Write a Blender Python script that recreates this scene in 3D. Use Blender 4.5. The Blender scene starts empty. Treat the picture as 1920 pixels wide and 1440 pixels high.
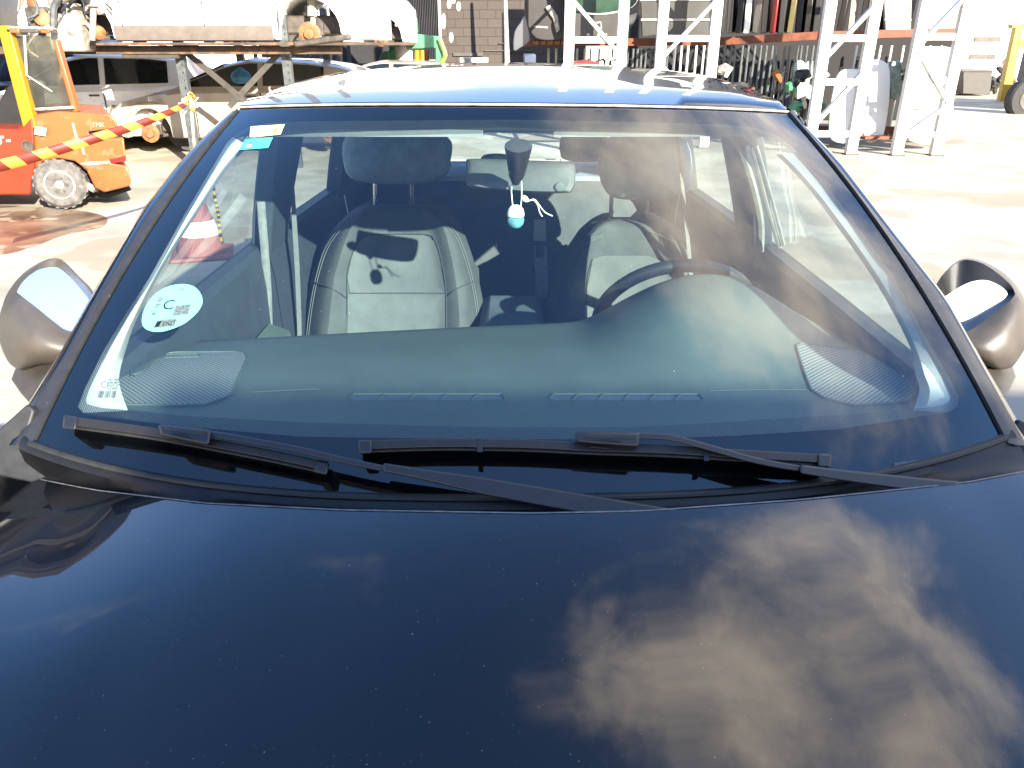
import bpy, math, random
from mathutils import Vector, Matrix, noise
from mathutils.bvhtree import BVHTree
random.seed(7)
sc = bpy.context.scene
C = sc.collection
# ---------------------------------------------------------------- camera
PITCH = math.radians(24.0)
CP, SP = math.cos(PITCH), math.sin(PITCH)
CAM = Vector((0, 0, 1.55))
cam = bpy.data.cameras.new('camera'); camo = bpy.data.objects.new('camera', cam); C.objects.link(camo)
camo.location = CAM; camo.rotation_euler = (math.radians(90) - PITCH, 0, 0)
cam.sensor_width = 36; cam.lens = 27; cam.clip_start = .02; cam.clip_end = 600
sc.camera = camo
# ---------------------------------------------------------------- light
SUN = Vector((.46, -.80, .366)).normalized()          # towards the sun
sl = bpy.data.lights.new('sun', 'SUN'); sl.energy = 5.0; sl.angle = math.radians(.5); sl.color = (1, .93, .80)
so = bpy.data.objects.new('sun', sl); C.objects.link(so); so.rotation_euler = SUN.to_track_quat('Z', 'Y').to_euler()
w = bpy.data.worlds.new('World'); sc.world = w; w.use_nodes = True
nt = w.node_tree; nt.nodes.clear()
def N(t, **k):
    n = nt.nodes.new(t)
    for a, b in k.items(): setattr(n, a, b)
    return n
def L(a, b): nt.links.new(a, b)
out = N('ShaderNodeOutputWorld'); bg = N('ShaderNodeBackground'); bg.inputs[1].default_value = .13
sky = N('ShaderNodeTexSky', sky_type='NISHITA', sun_disc=False)
sky.sun_elevation = math.asin(SUN.z); sky.sun_rotation = math.atan2(SUN.x, SUN.y)
sky.ozone_density = 2.0; sky.dust_density = .6; sky.air_density = 1.0
geo = N('ShaderNodeNewGeometry'); tc = N('ShaderNodeTexCoord')
def vm(op, a, b=None):
    n = N('ShaderNodeVectorMath', operation=op)
    for i, v in enumerate((a, b)):
        if v is None: continue
        if isinstance(v, (tuple, Vector)): n.inputs[i].default_value = tuple(v)
        else: L(v, n.inputs[i])
    return n
def mt(op, a, b=None, clamp=False, c=None):
    n = N('ShaderNodeMath', operation=op); n.use_clamp = clamp
    for i, v in enumerate((a, b, c)):
        if v is None: continue
        if isinstance(v, (int, float)): n.inputs[i].default_value = v
        else: L(v, n.inputs[i])
    return n.outputs[0]
dirv = tc.outputs['Generated']
sep = N('ShaderNodeSeparateXYZ'); L(dirv, sep.inputs[0])
def blob(d, inner, outer):
    d = Vector(d).normalized()
    dp = vm('DOT_PRODUCT', dirv, d).outputs['Value']
    n = N('ShaderNodeMapRange'); n.interpolation_type = 'SMOOTHSTEP'
    L(dp, n.inputs[0]); n.inputs[1].default_value = math.cos(math.radians(outer)); n.inputs[2].default_value = math.cos(math.radians(inner))
    return n.outputs[0]
def fog(scale, detail, off, rough=.62, dist=.6, src=None):
    n = N('ShaderNodeTexNoise'); n.noise_dimensions = '3D'
    mp = N('ShaderNodeMapping'); L(src or dirv, mp.inputs[0]); mp.inputs['Location'].default_value = off
    L(mp.outputs[0], n.inputs['Vector']); n.inputs['Scale'].default_value = scale; n.inputs['Detail'].default_value = detail
    n.inputs['Roughness'].default_value = rough; n.inputs['Distortion'].default_value = dist
    return n.outputs['Fac']
SKYBLOBS = [  # direction, inner deg, outer deg, weight
    ((.50, .40, .90), 8, 34, 1.12), ((.73, .18, .79), 4, 16, .9), ((-.60, .66, .60), 3, 13, .5), ((-.29, .68, .78), 2, 9, .42),

]
mask = None
for d, a, b, k in SKYBLOBS:
    m = mt('MULTIPLY', blob(d, a, b), k)
    mask = m if mask is None else mt('MAXIMUM', mask, m)
hor = N('ShaderNodeMapRange'); L(sep.outputs[2], hor.inputs[0]); hor.inputs[1].default_value = .31; hor.inputs[2].default_value = .12
hor.inputs[3].default_value = .0; hor.inputs[4].default_value = 1.7
mask = mt('MAXIMUM', mask, hor.outputs[0])
nz = fog(3.4, 9, (3.1, 1.7, .4), .56, .25)
nz2 = fog(9.0, 8, (1.1, 5.7, 2.4), .55, .2)
nn = mt('ADD', mt('MULTIPLY', nz, .72), mt('MULTIPLY', nz2, .28))
dens = mt('ADD', mt('MULTIPLY', nn, 1.5), mt('ADD', mt('MULTIPLY', mask, .62), -1.12))
cl = N('ShaderNodeMapRange'); cl.interpolation_type = 'SMOOTHSTEP'; L(dens, cl.inputs[0]); cl.inputs[1].default_value = 0; cl.inputs[2].default_value = .72
ccol = N('ShaderNodeMix', data_type='RGBA')
L(nz2, ccol.inputs[0]); ccol.inputs[6].default_value = (17.5, 14.6, 10.8, 1); ccol.inputs[7].default_value = (9.0, 7.9, 6.4, 1)
cd_ = N('ShaderNodeMix', data_type='RGBA', blend_type='MULTIPLY'); cd_.inputs[0].default_value = 1; L(ccol.outputs[2], cd_.inputs[6]); ce_ = N('ShaderNodeMapRange'); L(sep.outputs[2], ce_.inputs[0]); ce_.inputs[1].default_value = .15; ce_.inputs[2].default_value = .6; ce_.inputs[3].default_value = .42; L(ce_.outputs[0], cd_.inputs[7])
mx = N('ShaderNodeMix', data_type='RGBA'); L(mt('MULTIPLY', cl.outputs[0], .92), mx.inputs[0]); tn = N('ShaderNodeMix', data_type='RGBA', blend_type='MULTIPLY'); tn.inputs[0].default_value = 1; L(sky.outputs[0], tn.inputs[6]); te = N('ShaderNodeMapRange'); L(sep.outputs[2], te.inputs[0]); te.inputs[1].default_value = .12; te.inputs[2].default_value = .55; tm_ = N('ShaderNodeMix', data_type='RGBA'); L(te.outputs[0], tm_.inputs[0]); tm_.inputs[6].default_value = (.60, .42, .40, 1); tm_.inputs[7].default_value = (.72, .93, 1.16, 1); L(tm_.outputs[2], tn.inputs[7]); L(tn.outputs[2], mx.inputs[6]); L(cd_.outputs[2], mx.inputs[7])
L(mx.outputs[2], bg.inputs[0]); L(bg.outputs[0], out.inputs[0])
sc.view_settings.view_transform = 'Standard'; sc.view_settings.look = 'None'
sc.view_settings.exposure = 2.25; sc.view_settings.gamma = 1
sc.render.engine = 'CYCLES'
cy = sc.cycles; cy.max_bounces = 10; cy.diffuse_bounces = 3; cy.glossy_bounces = 5; cy.transmission_bounces = 6; cy.transparent_max_bounces = 16
cy.sample_clamp_indirect = 6; cy.use_denoising = True; cy.caustics_reflective = False; cy.caustics_refractive = False
# ---------------------------------------------------------------- pixel -> place helpers (1920 x 1440 frame)
def D(x, y):
    v = (720 - y) / 1440
    return Vector(((x - 960) / 1440, CP + v * SP, -SP + v * CP))
def P(x, y, Y=None, z=None, X=None, d=None):
    r = D(x, y)
    if Y is not None: k = Y / r.y
    elif z is not None: k = (z - CAM.z) / r.z
    elif X is not None: k = X / r.x
    else: k = d
    return CAM + r * k
def proj(p):
    q = p - CAM; zd = q.y * CP - q.z * SP; u = q.y * SP + q.z * CP
    return 960 + 1440 * q.x / zd, 720 - 1440 * u / zd
def lerp(a, b, t): return a + (b - a) * t
def interp(tab, x):
    if x <= tab[0][0]: return tab[0][1]
    for (a, b), (c, d) in zip(tab, tab[1:]):
        if x <= c: return lerp(b, d, (x - a) / (c - a)) if c != a else d
    return tab[-1][1]
def sm(x): x = max(0, min(1, x)); return x * x * (3 - 2 * x)
def dense(poly, n=6, closed=False):
    o = []; m = len(poly)
    for i in range(m if closed else m - 1):
        a, b = poly[i], poly[(i + 1) % m]
        for k in range(n): o.append(tuple(lerp(a[j], b[j], k / n) for j in range(len(a))))
    if not closed: o.append(tuple(poly[-1]))
    return o
def spline(poly, n=6, closed=False):
    m = len(poly); o = []
    def g(i): return poly[i % m] if closed else poly[max(0, min(m - 1, i))]
    for i in range(m if closed else m - 1):
        p0, p1, p2, p3 = g(i - 1), g(i), g(i + 1), g(i + 2)
        for k in range(n):
            t = k / n; t2 = t * t; t3 = t2 * t
            o.append(tuple(.5 * (2 * p1[j] + (p2[j] - p0[j]) * t + (2 * p0[j] - 5 * p1[j] + 4 * p2[j] - p3[j]) * t2 + (3 * p1[j] - p0[j] - 3 * p2[j] + p3[j]) * t3) for j in range(len(p1))))
    if not closed: o.append(tuple(poly[-1]))
    return o
# ---------------------------------------------------------------- mesh builder
ORG = {}
def tag(o, label=None, cat=None, group=None, kind=None):
    for k, v in (('label', label), ('category', cat), ('group', group), ('kind', kind)):
        if v: o[k] = v
    return o
def thing(name, label, cat, loc=(0, 0, 0), group=None):
    o = bpy.data.objects.new(name, None); C.objects.link(o); o.location = loc; o.empty_display_size = .1
    ORG[o.name] = Vector(loc); return tag(o, label, cat, group)
class MB:
    def __init__(s): s.v = []; s.f = []; s.uv = {}; s.mi = []
    def pt(s, p, uv=None):
        s.v.append(Vector(p))
        if uv: s.uv[len(s.v) - 1] = uv
        return len(s.v) - 1
    def face(s, ids, m=0): s.f.append(tuple(ids)); s.mi.append(m)
    def grid(s, rows, m=0, closed=False, uvs=None, cap=False):
        b = len(s.v); R = len(rows); K = len(rows[0])
        for i, r in enumerate(rows):
            for j, p in enumerate(r): s.pt(p, uvs[i][j] if uvs else None)
        for i in range(R - 1):
            for j in range(K if closed else K - 1):
                j2 = (j + 1) % K
                s.face((b + i * K + j, b + i * K + j2, b + (i + 1) * K + j2, b + (i + 1) * K + j), m)
        if cap:
            s.face([b + j for j in range(K)][::-1], m); s.face([b + (R - 1) * K + j for j in range(K)], m)
        return s
    def obox(s, c, sx, sy, sz, R=None, m=0):
        c = Vector(c); b = len(s.v)
        for z in (-1, 1):
            for x, y in ((-1, -1), (1, -1), (1, 1), (-1, 1)):
                p = Vector((x * sx / 2, y * sy / 2, z * sz / 2))
                s.pt(c + (R @ p if R else p))
        for q in ((3, 2, 1, 0), (4, 5, 6, 7), (0, 1, 5, 4), (1, 2, 6, 5), (2, 3, 7, 6), (3, 0, 4, 7)): s.face([b + k for k in q], m)
        return s
    def box(s, a, b_, m=0):
        a = Vector(a); b_ = Vector(b_); return s.obox((a + b_) / 2, abs(b_.x - a.x), abs(b_.y - a.y), abs(b_.z - a.z), None, m)
    def tube(s, pts, r, n=8, m=0, flat=1.0, closed=False):
        pts = [Vector(p) for p in pts]; K = len(pts); rows = []
        up = Vector((0, 0, 1)); prev = None
        for i, p in enumerate(pts):
            if closed: t = pts[(i + 1) % K] - pts[i - 1]
            else: t = pts[min(i + 1, K - 1)] - pts[max(i - 1, 0)]
            if t.length < 1e-9: t = Vector((0, 0, 1))
            t.normalize()
            if prev is None:
                a = up.cross(t)
                if a.length < .05: a = Vector((1, 0, 0)).cross(t)
            else: a = prev - t * prev.dot(t)
            a.normalize(); prev = a; b = t.cross(a)
            rr = r[i] if isinstance(r, (list, tuple)) else r
            rows.append([p + a * rr * math.cos(2 * math.pi * k / n) + b * rr * flat * math.sin(2 * math.pi * k / n) for k in range(n)])
        if closed: rows.append(rows[0])
        s.grid(rows, m, closed=True, cap=not closed); return s
    def bar(s, a, b, wx, wy, m=0):
        a = Vector(a); b = Vector(b); t = (b - a); l = t.length; t.normalize()
        x = Vector((0, 1, 0)).cross(t)
        if x.length < .05: x = Vector((1, 0, 0))
        x.normalize(); y = t.cross(x)
        R = Matrix((x, y, t)).transposed(); return s.obox((a + b) / 2, wx, wy, l, R, m)
    def prism(s, poly, vec, m=0, m2=None):
        b = len(s.v); K = len(poly); vec = Vector(vec)
        for p in poly: s.pt(p)
        for p in poly: s.pt(Vector(p) + vec)
        s.face(range(b, b + K), m); s.face(range(b + 2 * K - 1, b + K - 1, -1), m)
        for i in range(K): j = (i + 1) % K; s.face((b + j, b + i, b + K + i, b + K + j), m if m2 is None else m2)
        return s
    def lathe(s, c, axis, prof, n=24, m=0):
        c = Vector(c); axis = Vector(axis).normalized(); a = axis.cross(Vector((0, 0, 1)))
        if a.length < .05: a = axis.cross(Vector((1, 0, 0)))
        a.normalize(); b = axis.cross(a); rows = []
        for r, h in prof: rows.append([c + axis * h + (a * math.cos(2 * math.pi * k / n) + b * math.sin(2 * math.pi * k / n)) * max(r, 1e-4) for k in range(n)])
        s.grid(rows, m, closed=True, cap=True); return s
    def build(s, name, mat, root=None, smooth=True, bevel=0, sub=0, label=None, solid=0, ang=38):
        me = bpy.data.meshes.new(name); org = Vector((0, 0, 0))
        if root is not None: org = ORG[root.name]
        me.from_pydata([tuple(p - org) for p in s.v], [], s.f)
        for x in (mat if isinstance(mat, (list, tuple)) else [mat]): me.materials.append(x)
        me.polygons.foreach_set('material_index', s.mi)
        if s.uv:
            ul = me.uv_layers.new(name='UVMap')
            for lp in me.loops: ul.data[lp.index].uv = s.uv.get(lp.vertex_index, (0, 0))
        import bmesh
        bm = bmesh.new(); bm.from_mesh(me); bmesh.ops.recalc_face_normals(bm, faces=bm.faces); bm.to_mesh(me); bm.free()
        o = bpy.data.objects.new(name, me); C.objects.link(o)
        if root is not None: o.parent = root
        ORG[o.name] = org
        if smooth:
            for p in me.polygons: p.use_smooth = True
            if not sub: me.set_sharp_from_angle(angle=math.radians(ang))
        if solid:
            q = o.modifiers.new('solid', 'SOLIDIFY'); q.thickness = solid; q.offset = 0
        if bevel:
            q = o.modifiers.new('bevel', 'BEVEL'); q.width = bevel; q.segments = 2; q.limit_method = 'ANGLE'; q.angle_limit = math.radians(35)
        if sub:
            q = o.modifiers.new('sub', 'SUBSURF'); q.levels = sub; q.render_levels = sub
        if label: o['label'] = label
        return o
    def bvh(s): return BVHTree.FromPolygons([tuple(p) for p in s.v], s.f)
def solo(mb, name, mat, label, cat, loc=None, group=None, kind=None, **k):
    """a thing that is a single mesh, its origin at loc"""
    if loc is None:
        n = len(mb.v); loc = Vector((sum(p.x for p in mb.v) / n, sum(p.y for p in mb.v) / n, min(p.z for p in mb.v)))
    loc = Vector(loc); mb.v = [p - loc for p in mb.v]
    o = mb.build(name, mat, None, **k); o.location = loc; ORG[o.name] = loc; return tag(o, label, cat, group, kind)
def dup(root, loc, rz=None, label=None):
    r = root.copy(); C.objects.link(r); r.location = loc; ORG[r.name] = Vector(loc)
    if rz is not None: r.rotation_euler = (0, 0, rz)
    if label: r['label'] = label
    for ch in list(root.children):
        c = ch.copy(); C.objects.link(c); c.parent = r
        for g in list(ch.children):
            d = g.copy(); C.objects.link(d); d.parent = c
    return r
# ---------------------------------------------------------------- materials
def pm(name, col, rough=.5, metal=0, spec=.5, var=.15, vs=6, bump=0, bs=60, coat=0, col2=None, spots=None, em=None, detail=5):
    m = bpy.data.materials.new(name); m.use_nodes = True; t = m.node_tree; b = t.nodes['Principled BSDF']
    def n(k, **kw):
        q = t.nodes.new(k)
        for a, c in kw.items(): setattr(q, a, c)
        return q
    b.inputs['Roughness'].default_value = rough; b.inputs['Metallic'].default_value = metal
    b.inputs['Specular IOR Level'].default_value = spec
    if coat: b.inputs['Coat Weight'].default_value = coat; b.inputs['Coat IOR'].default_value = 1.5; b.inputs['Coat Roughness'].default_value = .012
    c = tuple(col) + (1,)
    tcn = n('ShaderNodeTexCoord'); nz = n('ShaderNodeTexNoise'); t.links.new(tcn.outputs['Object'], nz.inputs['Vector'])
    nz.inputs['Scale'].default_value = vs; nz.inputs['Detail'].default_value = detail; nz.inputs['Roughness'].default_value = .6
    r = n('ShaderNodeValToRGB'); t.links.new(nz.outputs['Fac'], r.inputs[0])
    c2 = tuple(col2) + (1,) if col2 else tuple(x * (1 - var) for x in col) + (1,)
    c1 = c if col2 else tuple(min(1, x * (1 + var)) for x in col) + (1,)
    r.color_ramp.elements[0].position = .36; r.color_ramp.elements[1].position = .64
    r.color_ramp.elements[0].color = c2; r.color_ramp.elements[1].color = c1
    cur = r.outputs[0]
    if spots:   # (colour, scale, threshold, strength)
        v = n('ShaderNodeTexNoise'); t.links.new(tcn.outputs['Object'], v.inputs['Vector']); v.inputs['Scale'].default_value = spots[1]; v.inputs['Detail'].default_value = 3
        rr = n('ShaderNodeMapRange'); t.links.new(v.outputs['Fac'], rr.inputs[0]); rr.inputs[1].default_value = spots[2]; rr.inputs[2].default_value = spots[2] + .03; rr.inputs[4].default_value = spots[3]
        mxx = n('ShaderNodeMix', data_type='RGBA'); t.links.new(rr.outputs[0], mxx.inputs[0]); t.links.new(cur, mxx.inputs[6]); mxx.inputs[7].default_value = tuple(spots[0]) + (1,); cur = mxx.outputs[2]
    t.links.new(cur, b.inputs['Base Color'])
    rn = n('ShaderNodeMapRange'); t.links.new(nz.outputs['Fac'], rn.inputs[0]); rn.inputs[3].default_value = rough * .85; rn.inputs[4].default_value = min(1, rough * 1.15)
    t.links.new(rn.outputs[0], b.inputs['Roughness'])
    if bump:
        bn = n('ShaderNodeTexNoise'); t.links.new(tcn.outputs['Object'], bn.inputs['Vector']); bn.inputs['Scale'].default_value = bs; bn.inputs['Detail'].default_value = 3
        bb = n('ShaderNodeBump'); bb.inputs['Strength'].default_value = bump; bb.inputs['Distance'].default_value = .002
        t.links.new(bn.outputs['Fac'], bb.inputs['Height']); t.links.new(bb.outputs[0], b.inputs['Normal'])
    if em: b.inputs['Emission Color'].default_value = tuple(em[0]) + (1,); b.inputs['Emission Strength'].default_value = em[1]
    return m
def glassmat(name, tint=(.86, .93, .92), boost=1.8, dust=.0, specks=0.0, rough=.0, edge=None):
    m = bpy.data.materials.new(name); m.use_nodes = True; t = m.node_tree; t.nodes.clear()
    def n(k, **kw):
        q = t.nodes.new(k)
        for a, c in kw.items(): setattr(q, a, c)
        return q
    o = n('ShaderNodeOutputMaterial'); tr = n('ShaderNodeBsdfTransparent'); tr.inputs[0].default_value = tuple(tint) + (1,)
    gl = n('ShaderNodeBsdfGlossy'); gl.inputs['Roughness'].default_value = rough
    ge = n('ShaderNodeNewGeometry'); dt = n('ShaderNodeVectorMath', operation='DOT_PRODUCT'); t.links.new(ge.outputs['Normal'], dt.inputs[0]); t.links.new(ge.outputs['Incoming'], dt.inputs[1])
    def mm(op, a, b=None):
        q = n('ShaderNodeMath', operation=op)
        for i, v in enumerate((a, b)):
            if v is None: continue
            if isinstance(v, (int, float)): q.inputs[i].default_value = v
            else: t.links.new(v, q.inputs[i])
        return q.outputs[0]
    f5 = mm('POWER', mm('SUBTRACT', 1.0, mm('ABSOLUTE', dt.outputs['Value'])), 5.0)      # Schlick, same from both faces of the pane
    mu = n('ShaderNodeMath', operation='MULTIPLY'); mu.use_clamp = True; t.links.new(mm('ADD', mm('MULTIPLY', f5, .96), .04), mu.inputs[0]); mu.inputs[1].default_value = boost
    mx = n('ShaderNodeMixShader'); t.links.new(mu.outputs[0], mx.inputs[0]); t.links.new(tr.outputs[0], mx.inputs[1]); t.links.new(gl.outputs[0], mx.inputs[2])
    last = mx.outputs[0]
    if dust or specks:
        tcn = n('ShaderNodeTexCoord'); df = n('ShaderNodeBsdfDiffuse'); df.inputs[0].default_value = (.75, .73, .68, 1)
        vo = n('ShaderNodeTexVoronoi'); t.links.new(tcn.outputs['Object'], vo.inputs['Vector']); vo.inputs['Scale'].default_value = 42
        sp = n('ShaderNodeMapRange'); t.links.new(vo.outputs['Distance'], sp.inputs[0]); sp.inputs[1].default_value = .045; sp.inputs[2].default_value = .02; sp.inputs[4].default_value = specks
        wn = n('ShaderNodeSeparateColor'); t.links.new(vo.outputs['Color'], wn.inputs[0])
        gt = n('ShaderNodeMath', operation='GREATER_THAN'); t.links.new(wn.outputs[0], gt.inputs[0]); gt.inputs[1].default_value = .62
        m1 = n('ShaderNodeMath', operation='MULTIPLY'); t.links.new(gt.outputs[0], m1.inputs[0]); t.links.new(sp.outputs[0], m1.inputs[1])
        nz = n('ShaderNodeTexNoise'); t.links.new(tcn.outputs['Object'], nz.inputs['Vector']); nz.inputs['Scale'].default_value = 9; nz.inputs['Detail'].default_value = 6
        m2 = n('ShaderNodeMath', operation='MULTIPLY_ADD'); t.links.new(nz.outputs['Fac'], m2.inputs[0]); m2.inputs[1].default_value = dust; t.links.new(m1.outputs[0], m2.inputs[2])
        m3 = n('ShaderNodeMixShader'); t.links.new(m2.outputs[0], m3.inputs[0]); t.links.new(last, m3.inputs[1]); t.links.new(df.outputs[0], m3.inputs[2]); last = m3.outputs[0]
    t.links.new(last, o.inputs[0]); return m
def dotmat(name, col, scale, radius, clear=True, base=None, rough=.6, grad=None):
    """ceramic dots in UV metres; clear=True leaves see-through holes between them; grad=(v0,v1) widens dots"""
    m = bpy.data.materials.new(name); m.use_nodes = True; t = m.node_tree; b = t.nodes['Principled BSDF']; b.inputs['Base Color'].default_value = tuple(col) + (1,); b.inputs['Roughness'].default_value = rough
    o = t.nodes['Material Output']
    def n(k, **kw):
        q = t.nodes.new(k)
        for a, c in kw.items(): setattr(q, a, c)
        return q
    uv = n('ShaderNodeUVMap'); vo = n('ShaderNodeTexVoronoi'); vo.inputs['Randomness'].default_value = 0; vo.inputs['Scale'].default_value = scale; vo.voronoi_dimensions = '2D'
    mp = n('ShaderNodeMapping'); mp.inputs['Rotation'].default_value = (0, 0, math.radians(45)); t.links.new(uv.outputs[0], mp.inputs[0]); t.links.new(mp.outputs[0], vo.inputs['Vector'])
    mr = n('ShaderNodeMapRange'); t.links.new(vo.outputs['Distance'], mr.inputs[0]); mr.inputs[1].default_value = radius + .05; mr.inputs[2].default_value = radius - .05
    if clear:
        tr = n('ShaderNodeBsdfTransparent'); mx = n('ShaderNodeMixShader'); t.links.new(mr.outputs[0], mx.inputs[0]); t.links.new(tr.outputs[0], mx.inputs[1]); t.links.new(b.outputs[0], mx.inputs[2]); t.links.new(mx.outputs[0], o.inputs[0])
    else:
        mx = n('ShaderNodeMix', data_type='RGBA'); t.links.new(mr.outputs[0], mx.inputs[0]); mx.inputs[6].default_value = tuple(base) + (1,); mx.inputs[7].default_value = tuple(col) + (1,); t.links.new(mx.outputs[2], b.inputs['Base Color'])
        bb = n('ShaderNodeBump'); bb.inputs['Strength'].default_value = .8; bb.inputs['Distance'].default_value = .001; bb.invert = True; t.links.new(mr.outputs[0], bb.inputs['Height']); t.links.new(bb.outputs[0], b.inputs['Normal'])
    return m
# ================================================================ THE SETTING: GROUND
gm = pm('ground_concrete', (.33, .295, .225), .85, var=.28, vs=1.1, bump=.5, bs=30, spots=((.19, .15, .09), .55, .56, .65))
g = MB(); g.grid([[(-150 + 20 * i, -60 + 20 * j, 0) for i in range(16)] for j in range(14)])
o = g.build('ground', gm, None, smooth=False); tag(o, None, None, None, 'structure')
wet = pm('oil_stain', (.17, .105, .062), .35, var=.5, vs=2.2, spots=((.36, .29, .20), 2.5, .56, .8))
def stain(poly, z):
    b = MB(); pts = [P(x, y, z=z) for x, y in spline(poly, 6, True)]
    b.face([b.pt(p) for p in pts]); o = b.build('oil_stain', wet, None, smooth=False); tag(o, None, None, None, 'structure')
stain([(-300, 390), (-40, 384), (120, 392), (195, 405), (190, 425), (120, 440), (60, 462), (-20, 480), (-300, 500)], .004)
# ================================================================ MAIN CAR
paint = pm('navy_paint', (.0012, .0018, .0035), .25, 0, .10, var=.1, coat=1.0, spots=((.45, .44, .42), 380, .725, .4))
blackpl = pm('black_plastic', (.0055, .0055, .0065), .40, 0, .3, var=.25, vs=30, bump=.25, bs=900)
trimpl = pm('charcoal_trim', (.020, .019, .020), .45, var=.2, vs=40, bump=.2, bs=1400, spots=((.4, .38, .35), 190, .72, .5))
greypl = pm('mirror_grey_plastic', (.055, .046, .037), .40, var=.12, vs=25, bump=.25, bs=1500)
rubber = pm('rubber', (.012, .012, .012), .6, var=.3, vs=50)
dashm = pm('dash_plastic', (.054, .074, .064), .62, var=.08, vs=8, bump=.5, bs=700)
fabric = pm('seat_fabric', (.058, .064, .060), .9, spec=.2, var=.12, vs=14, bump=.5, bs=900)
fabric2 = pm('seat_insert_fabric', (.088, .096, .090), .95, spec=.15, var=.14, vs=9, bump=.7, bs=500)
dark = pm('interior_dark', (.06, .08, .095), .8, var=.2, vs=10)
darkfab = pm('interior_dark_fabric', (.17, .235, .29), .9, var=.2, vs=20, bump=.4, bs=600)
doorin = pm('door_lining', (.022, .031, .038), .7, var=.1, vs=20, bump=.4, bs=600)
trimlight = pm('pillar_trim_light', (.30, .31, .28), .7, var=.05, vs=20, bump=.3, bs=900)
headl = pm('headliner', (.22, .23, .22), .9, var=.06, vs=20, bump=.3, bs=600)
frit = pm('ceramic_band', (.0012, .0015, .002), .6, spec=.02, var=.05)
fritdots = dotmat('ceramic_dots', (.0012, .0015, .002), 330, .42)
wsglass = glassmat('windscreen_glass', (.82, .94, .95), 2.2, dust=.0, specks=.22)
sideglass = glassmat('side_glass', (.86, .93, .90), 1.5)
chrome = pm('metal_bright', (.6, .6, .6), .2, 1, var=.05)
mirrorm = pm('mirror_silver', (.85, .87, .9), .02, 1, var=.01)
white = pm('white_plastic', (.8, .79, .76), .4, var=.04)
thread = pm('stitch_thread', (.11, .115, .105), .8, var=.1)
car = thing('car', 'dark navy car seen over its bonnet, filling the foreground', 'car', (0, 2.0, 0))
# ---- windscreen surface
BL = P(60, 840, d=1.105); BR = P(1884, 828, d=1.135); TL = P(447, 206, d=1.545); TR = P(1479, 214, d=1.565)
def S(s, t, off=0.0):
    def q(s, t):
        e = .5 * (s + 1); k = 4 * t * (1 - t)
        p = lerp(lerp(BL, BR, e), lerp(TL, TR, e), t)
        c = 1 - abs(s) ** 2.7
        p = p + Vector((s * .018 * k, -lerp(.14, .10, t) * c - .006 * k, lerp(-.010, .0165, t) * c + .010 * k))
        return p
    p = q(s, t)
    if off:
        a = q(s + .01, t) - q(s - .01, t); b = q(s, t + .01) - q(s, t - .01); nn = a.cross(b).normalized(); p = p + nn * off
    return p
def ST(x, y, off=0.0):
    s, t = (x - 960) / lerp(905, 515, (840 - y) / 640), max(0, min(1, (850 - y) / 640))
    for _ in range(9):
        px, py = proj(S(s, t, off)); ax, ay = proj(S(s + .002, t, off)); bx, by = proj(S(s, t + .002, off))
        j = ((ax - px) / .002, (bx - px) / .002, (ay - py) / .002, (by - py) / .002); dt = j[0] * j[3] - j[1] * j[2]
        ex, ey = x - px, y - py
        s += (ex * j[3] - ey * j[1]) / dt; t += (j[0] * ey - j[2] * ex) / dt
        s = max(-1.6, min(1.6, s)); t = max(-.5, min(1.5, t))
    return s, t
def WS(x, y, off=0.0):
    s, t = ST(x, y, off); return S(s, t, off)
nS, nT = 48, 28
g = MB(); g.grid([[S(-1 + 2 * i / nS, j / nT) for i in range(nS + 1)] for j in range(nT + 1)])
windscreen = g.build('windscreen', wsglass, car)
solidp = [(143, 762), (156, 728), (192, 655), (235, 585), (278, 519), (311, 460), (344, 400), (380, 340), (410, 289), (426, 263), (442, 248), (462, 237), (502, 228), (594, 225), (960, 222), (1174, 226), (1357, 231), (1420, 238), (1455, 250), (1485, 272), (1540, 333), (1600, 408), (1675, 512), (1736, 627), (1782, 705), (1800, 742), (1798, 760), (1781, 771), (1575, 803), (1387, 815), (1200, 822), (900, 822), (560, 817), (333, 797), (187, 780), (155, 774)]
clearp = [(157, 752), (164, 730), (200, 657), (241, 587), (284, 521), (316, 463), (349, 403), (384, 344), (414, 293), (431, 268), (447, 253), (466, 242), (504, 233), (594, 230), (960, 227), (1174, 231), (1357, 236), (1416, 243), (1450, 255), (1479, 276), (1534, 336), (1594, 411), (1669, 515), (1730, 630), (1775, 707), (1791, 738), (1788, 750), (1762, 760), (1650, 771), (1387, 788), (1200, 799), (900, 799), (560, 790), (333, 777), (187, 763), (165, 759)]
edge = [proj(S(-1, t / 12)) for t in range(13)] + [proj(S(-1 + i / 8, 1)) for i in range(1, 17)] + [proj(S(1, 1 - t / 12)) for t in range(1, 13)] + [proj(S(1 - i / 8, 0)) for i in range(1, 16)]
def polar(poly, c, a):
    dx, dy = math.cos(a), math.sin(a); best = None; m = len(poly)
    for i in range(m):
        x1, y1 = poly[i][0] - c[0], poly[i][1] - c[1]; x2, y2 = poly[(i + 1) % m][0] - c[0], poly[(i + 1) % m][1] - c[1]
        ex, ey = x2 - x1, y2 - y1; den = dx * ey - dy * ex
        if abs(den) < 1e-9: continue
        r = (x1 * ey - y1 * ex) / den; u = (x1 * dy - y1 * dx) / den
        if r > 0 and -1e-6 <= u <= 1 + 1e-6 and (best is None or r > best): best = r
    return c[0] + dx * best, c[1] + dy * best
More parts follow.
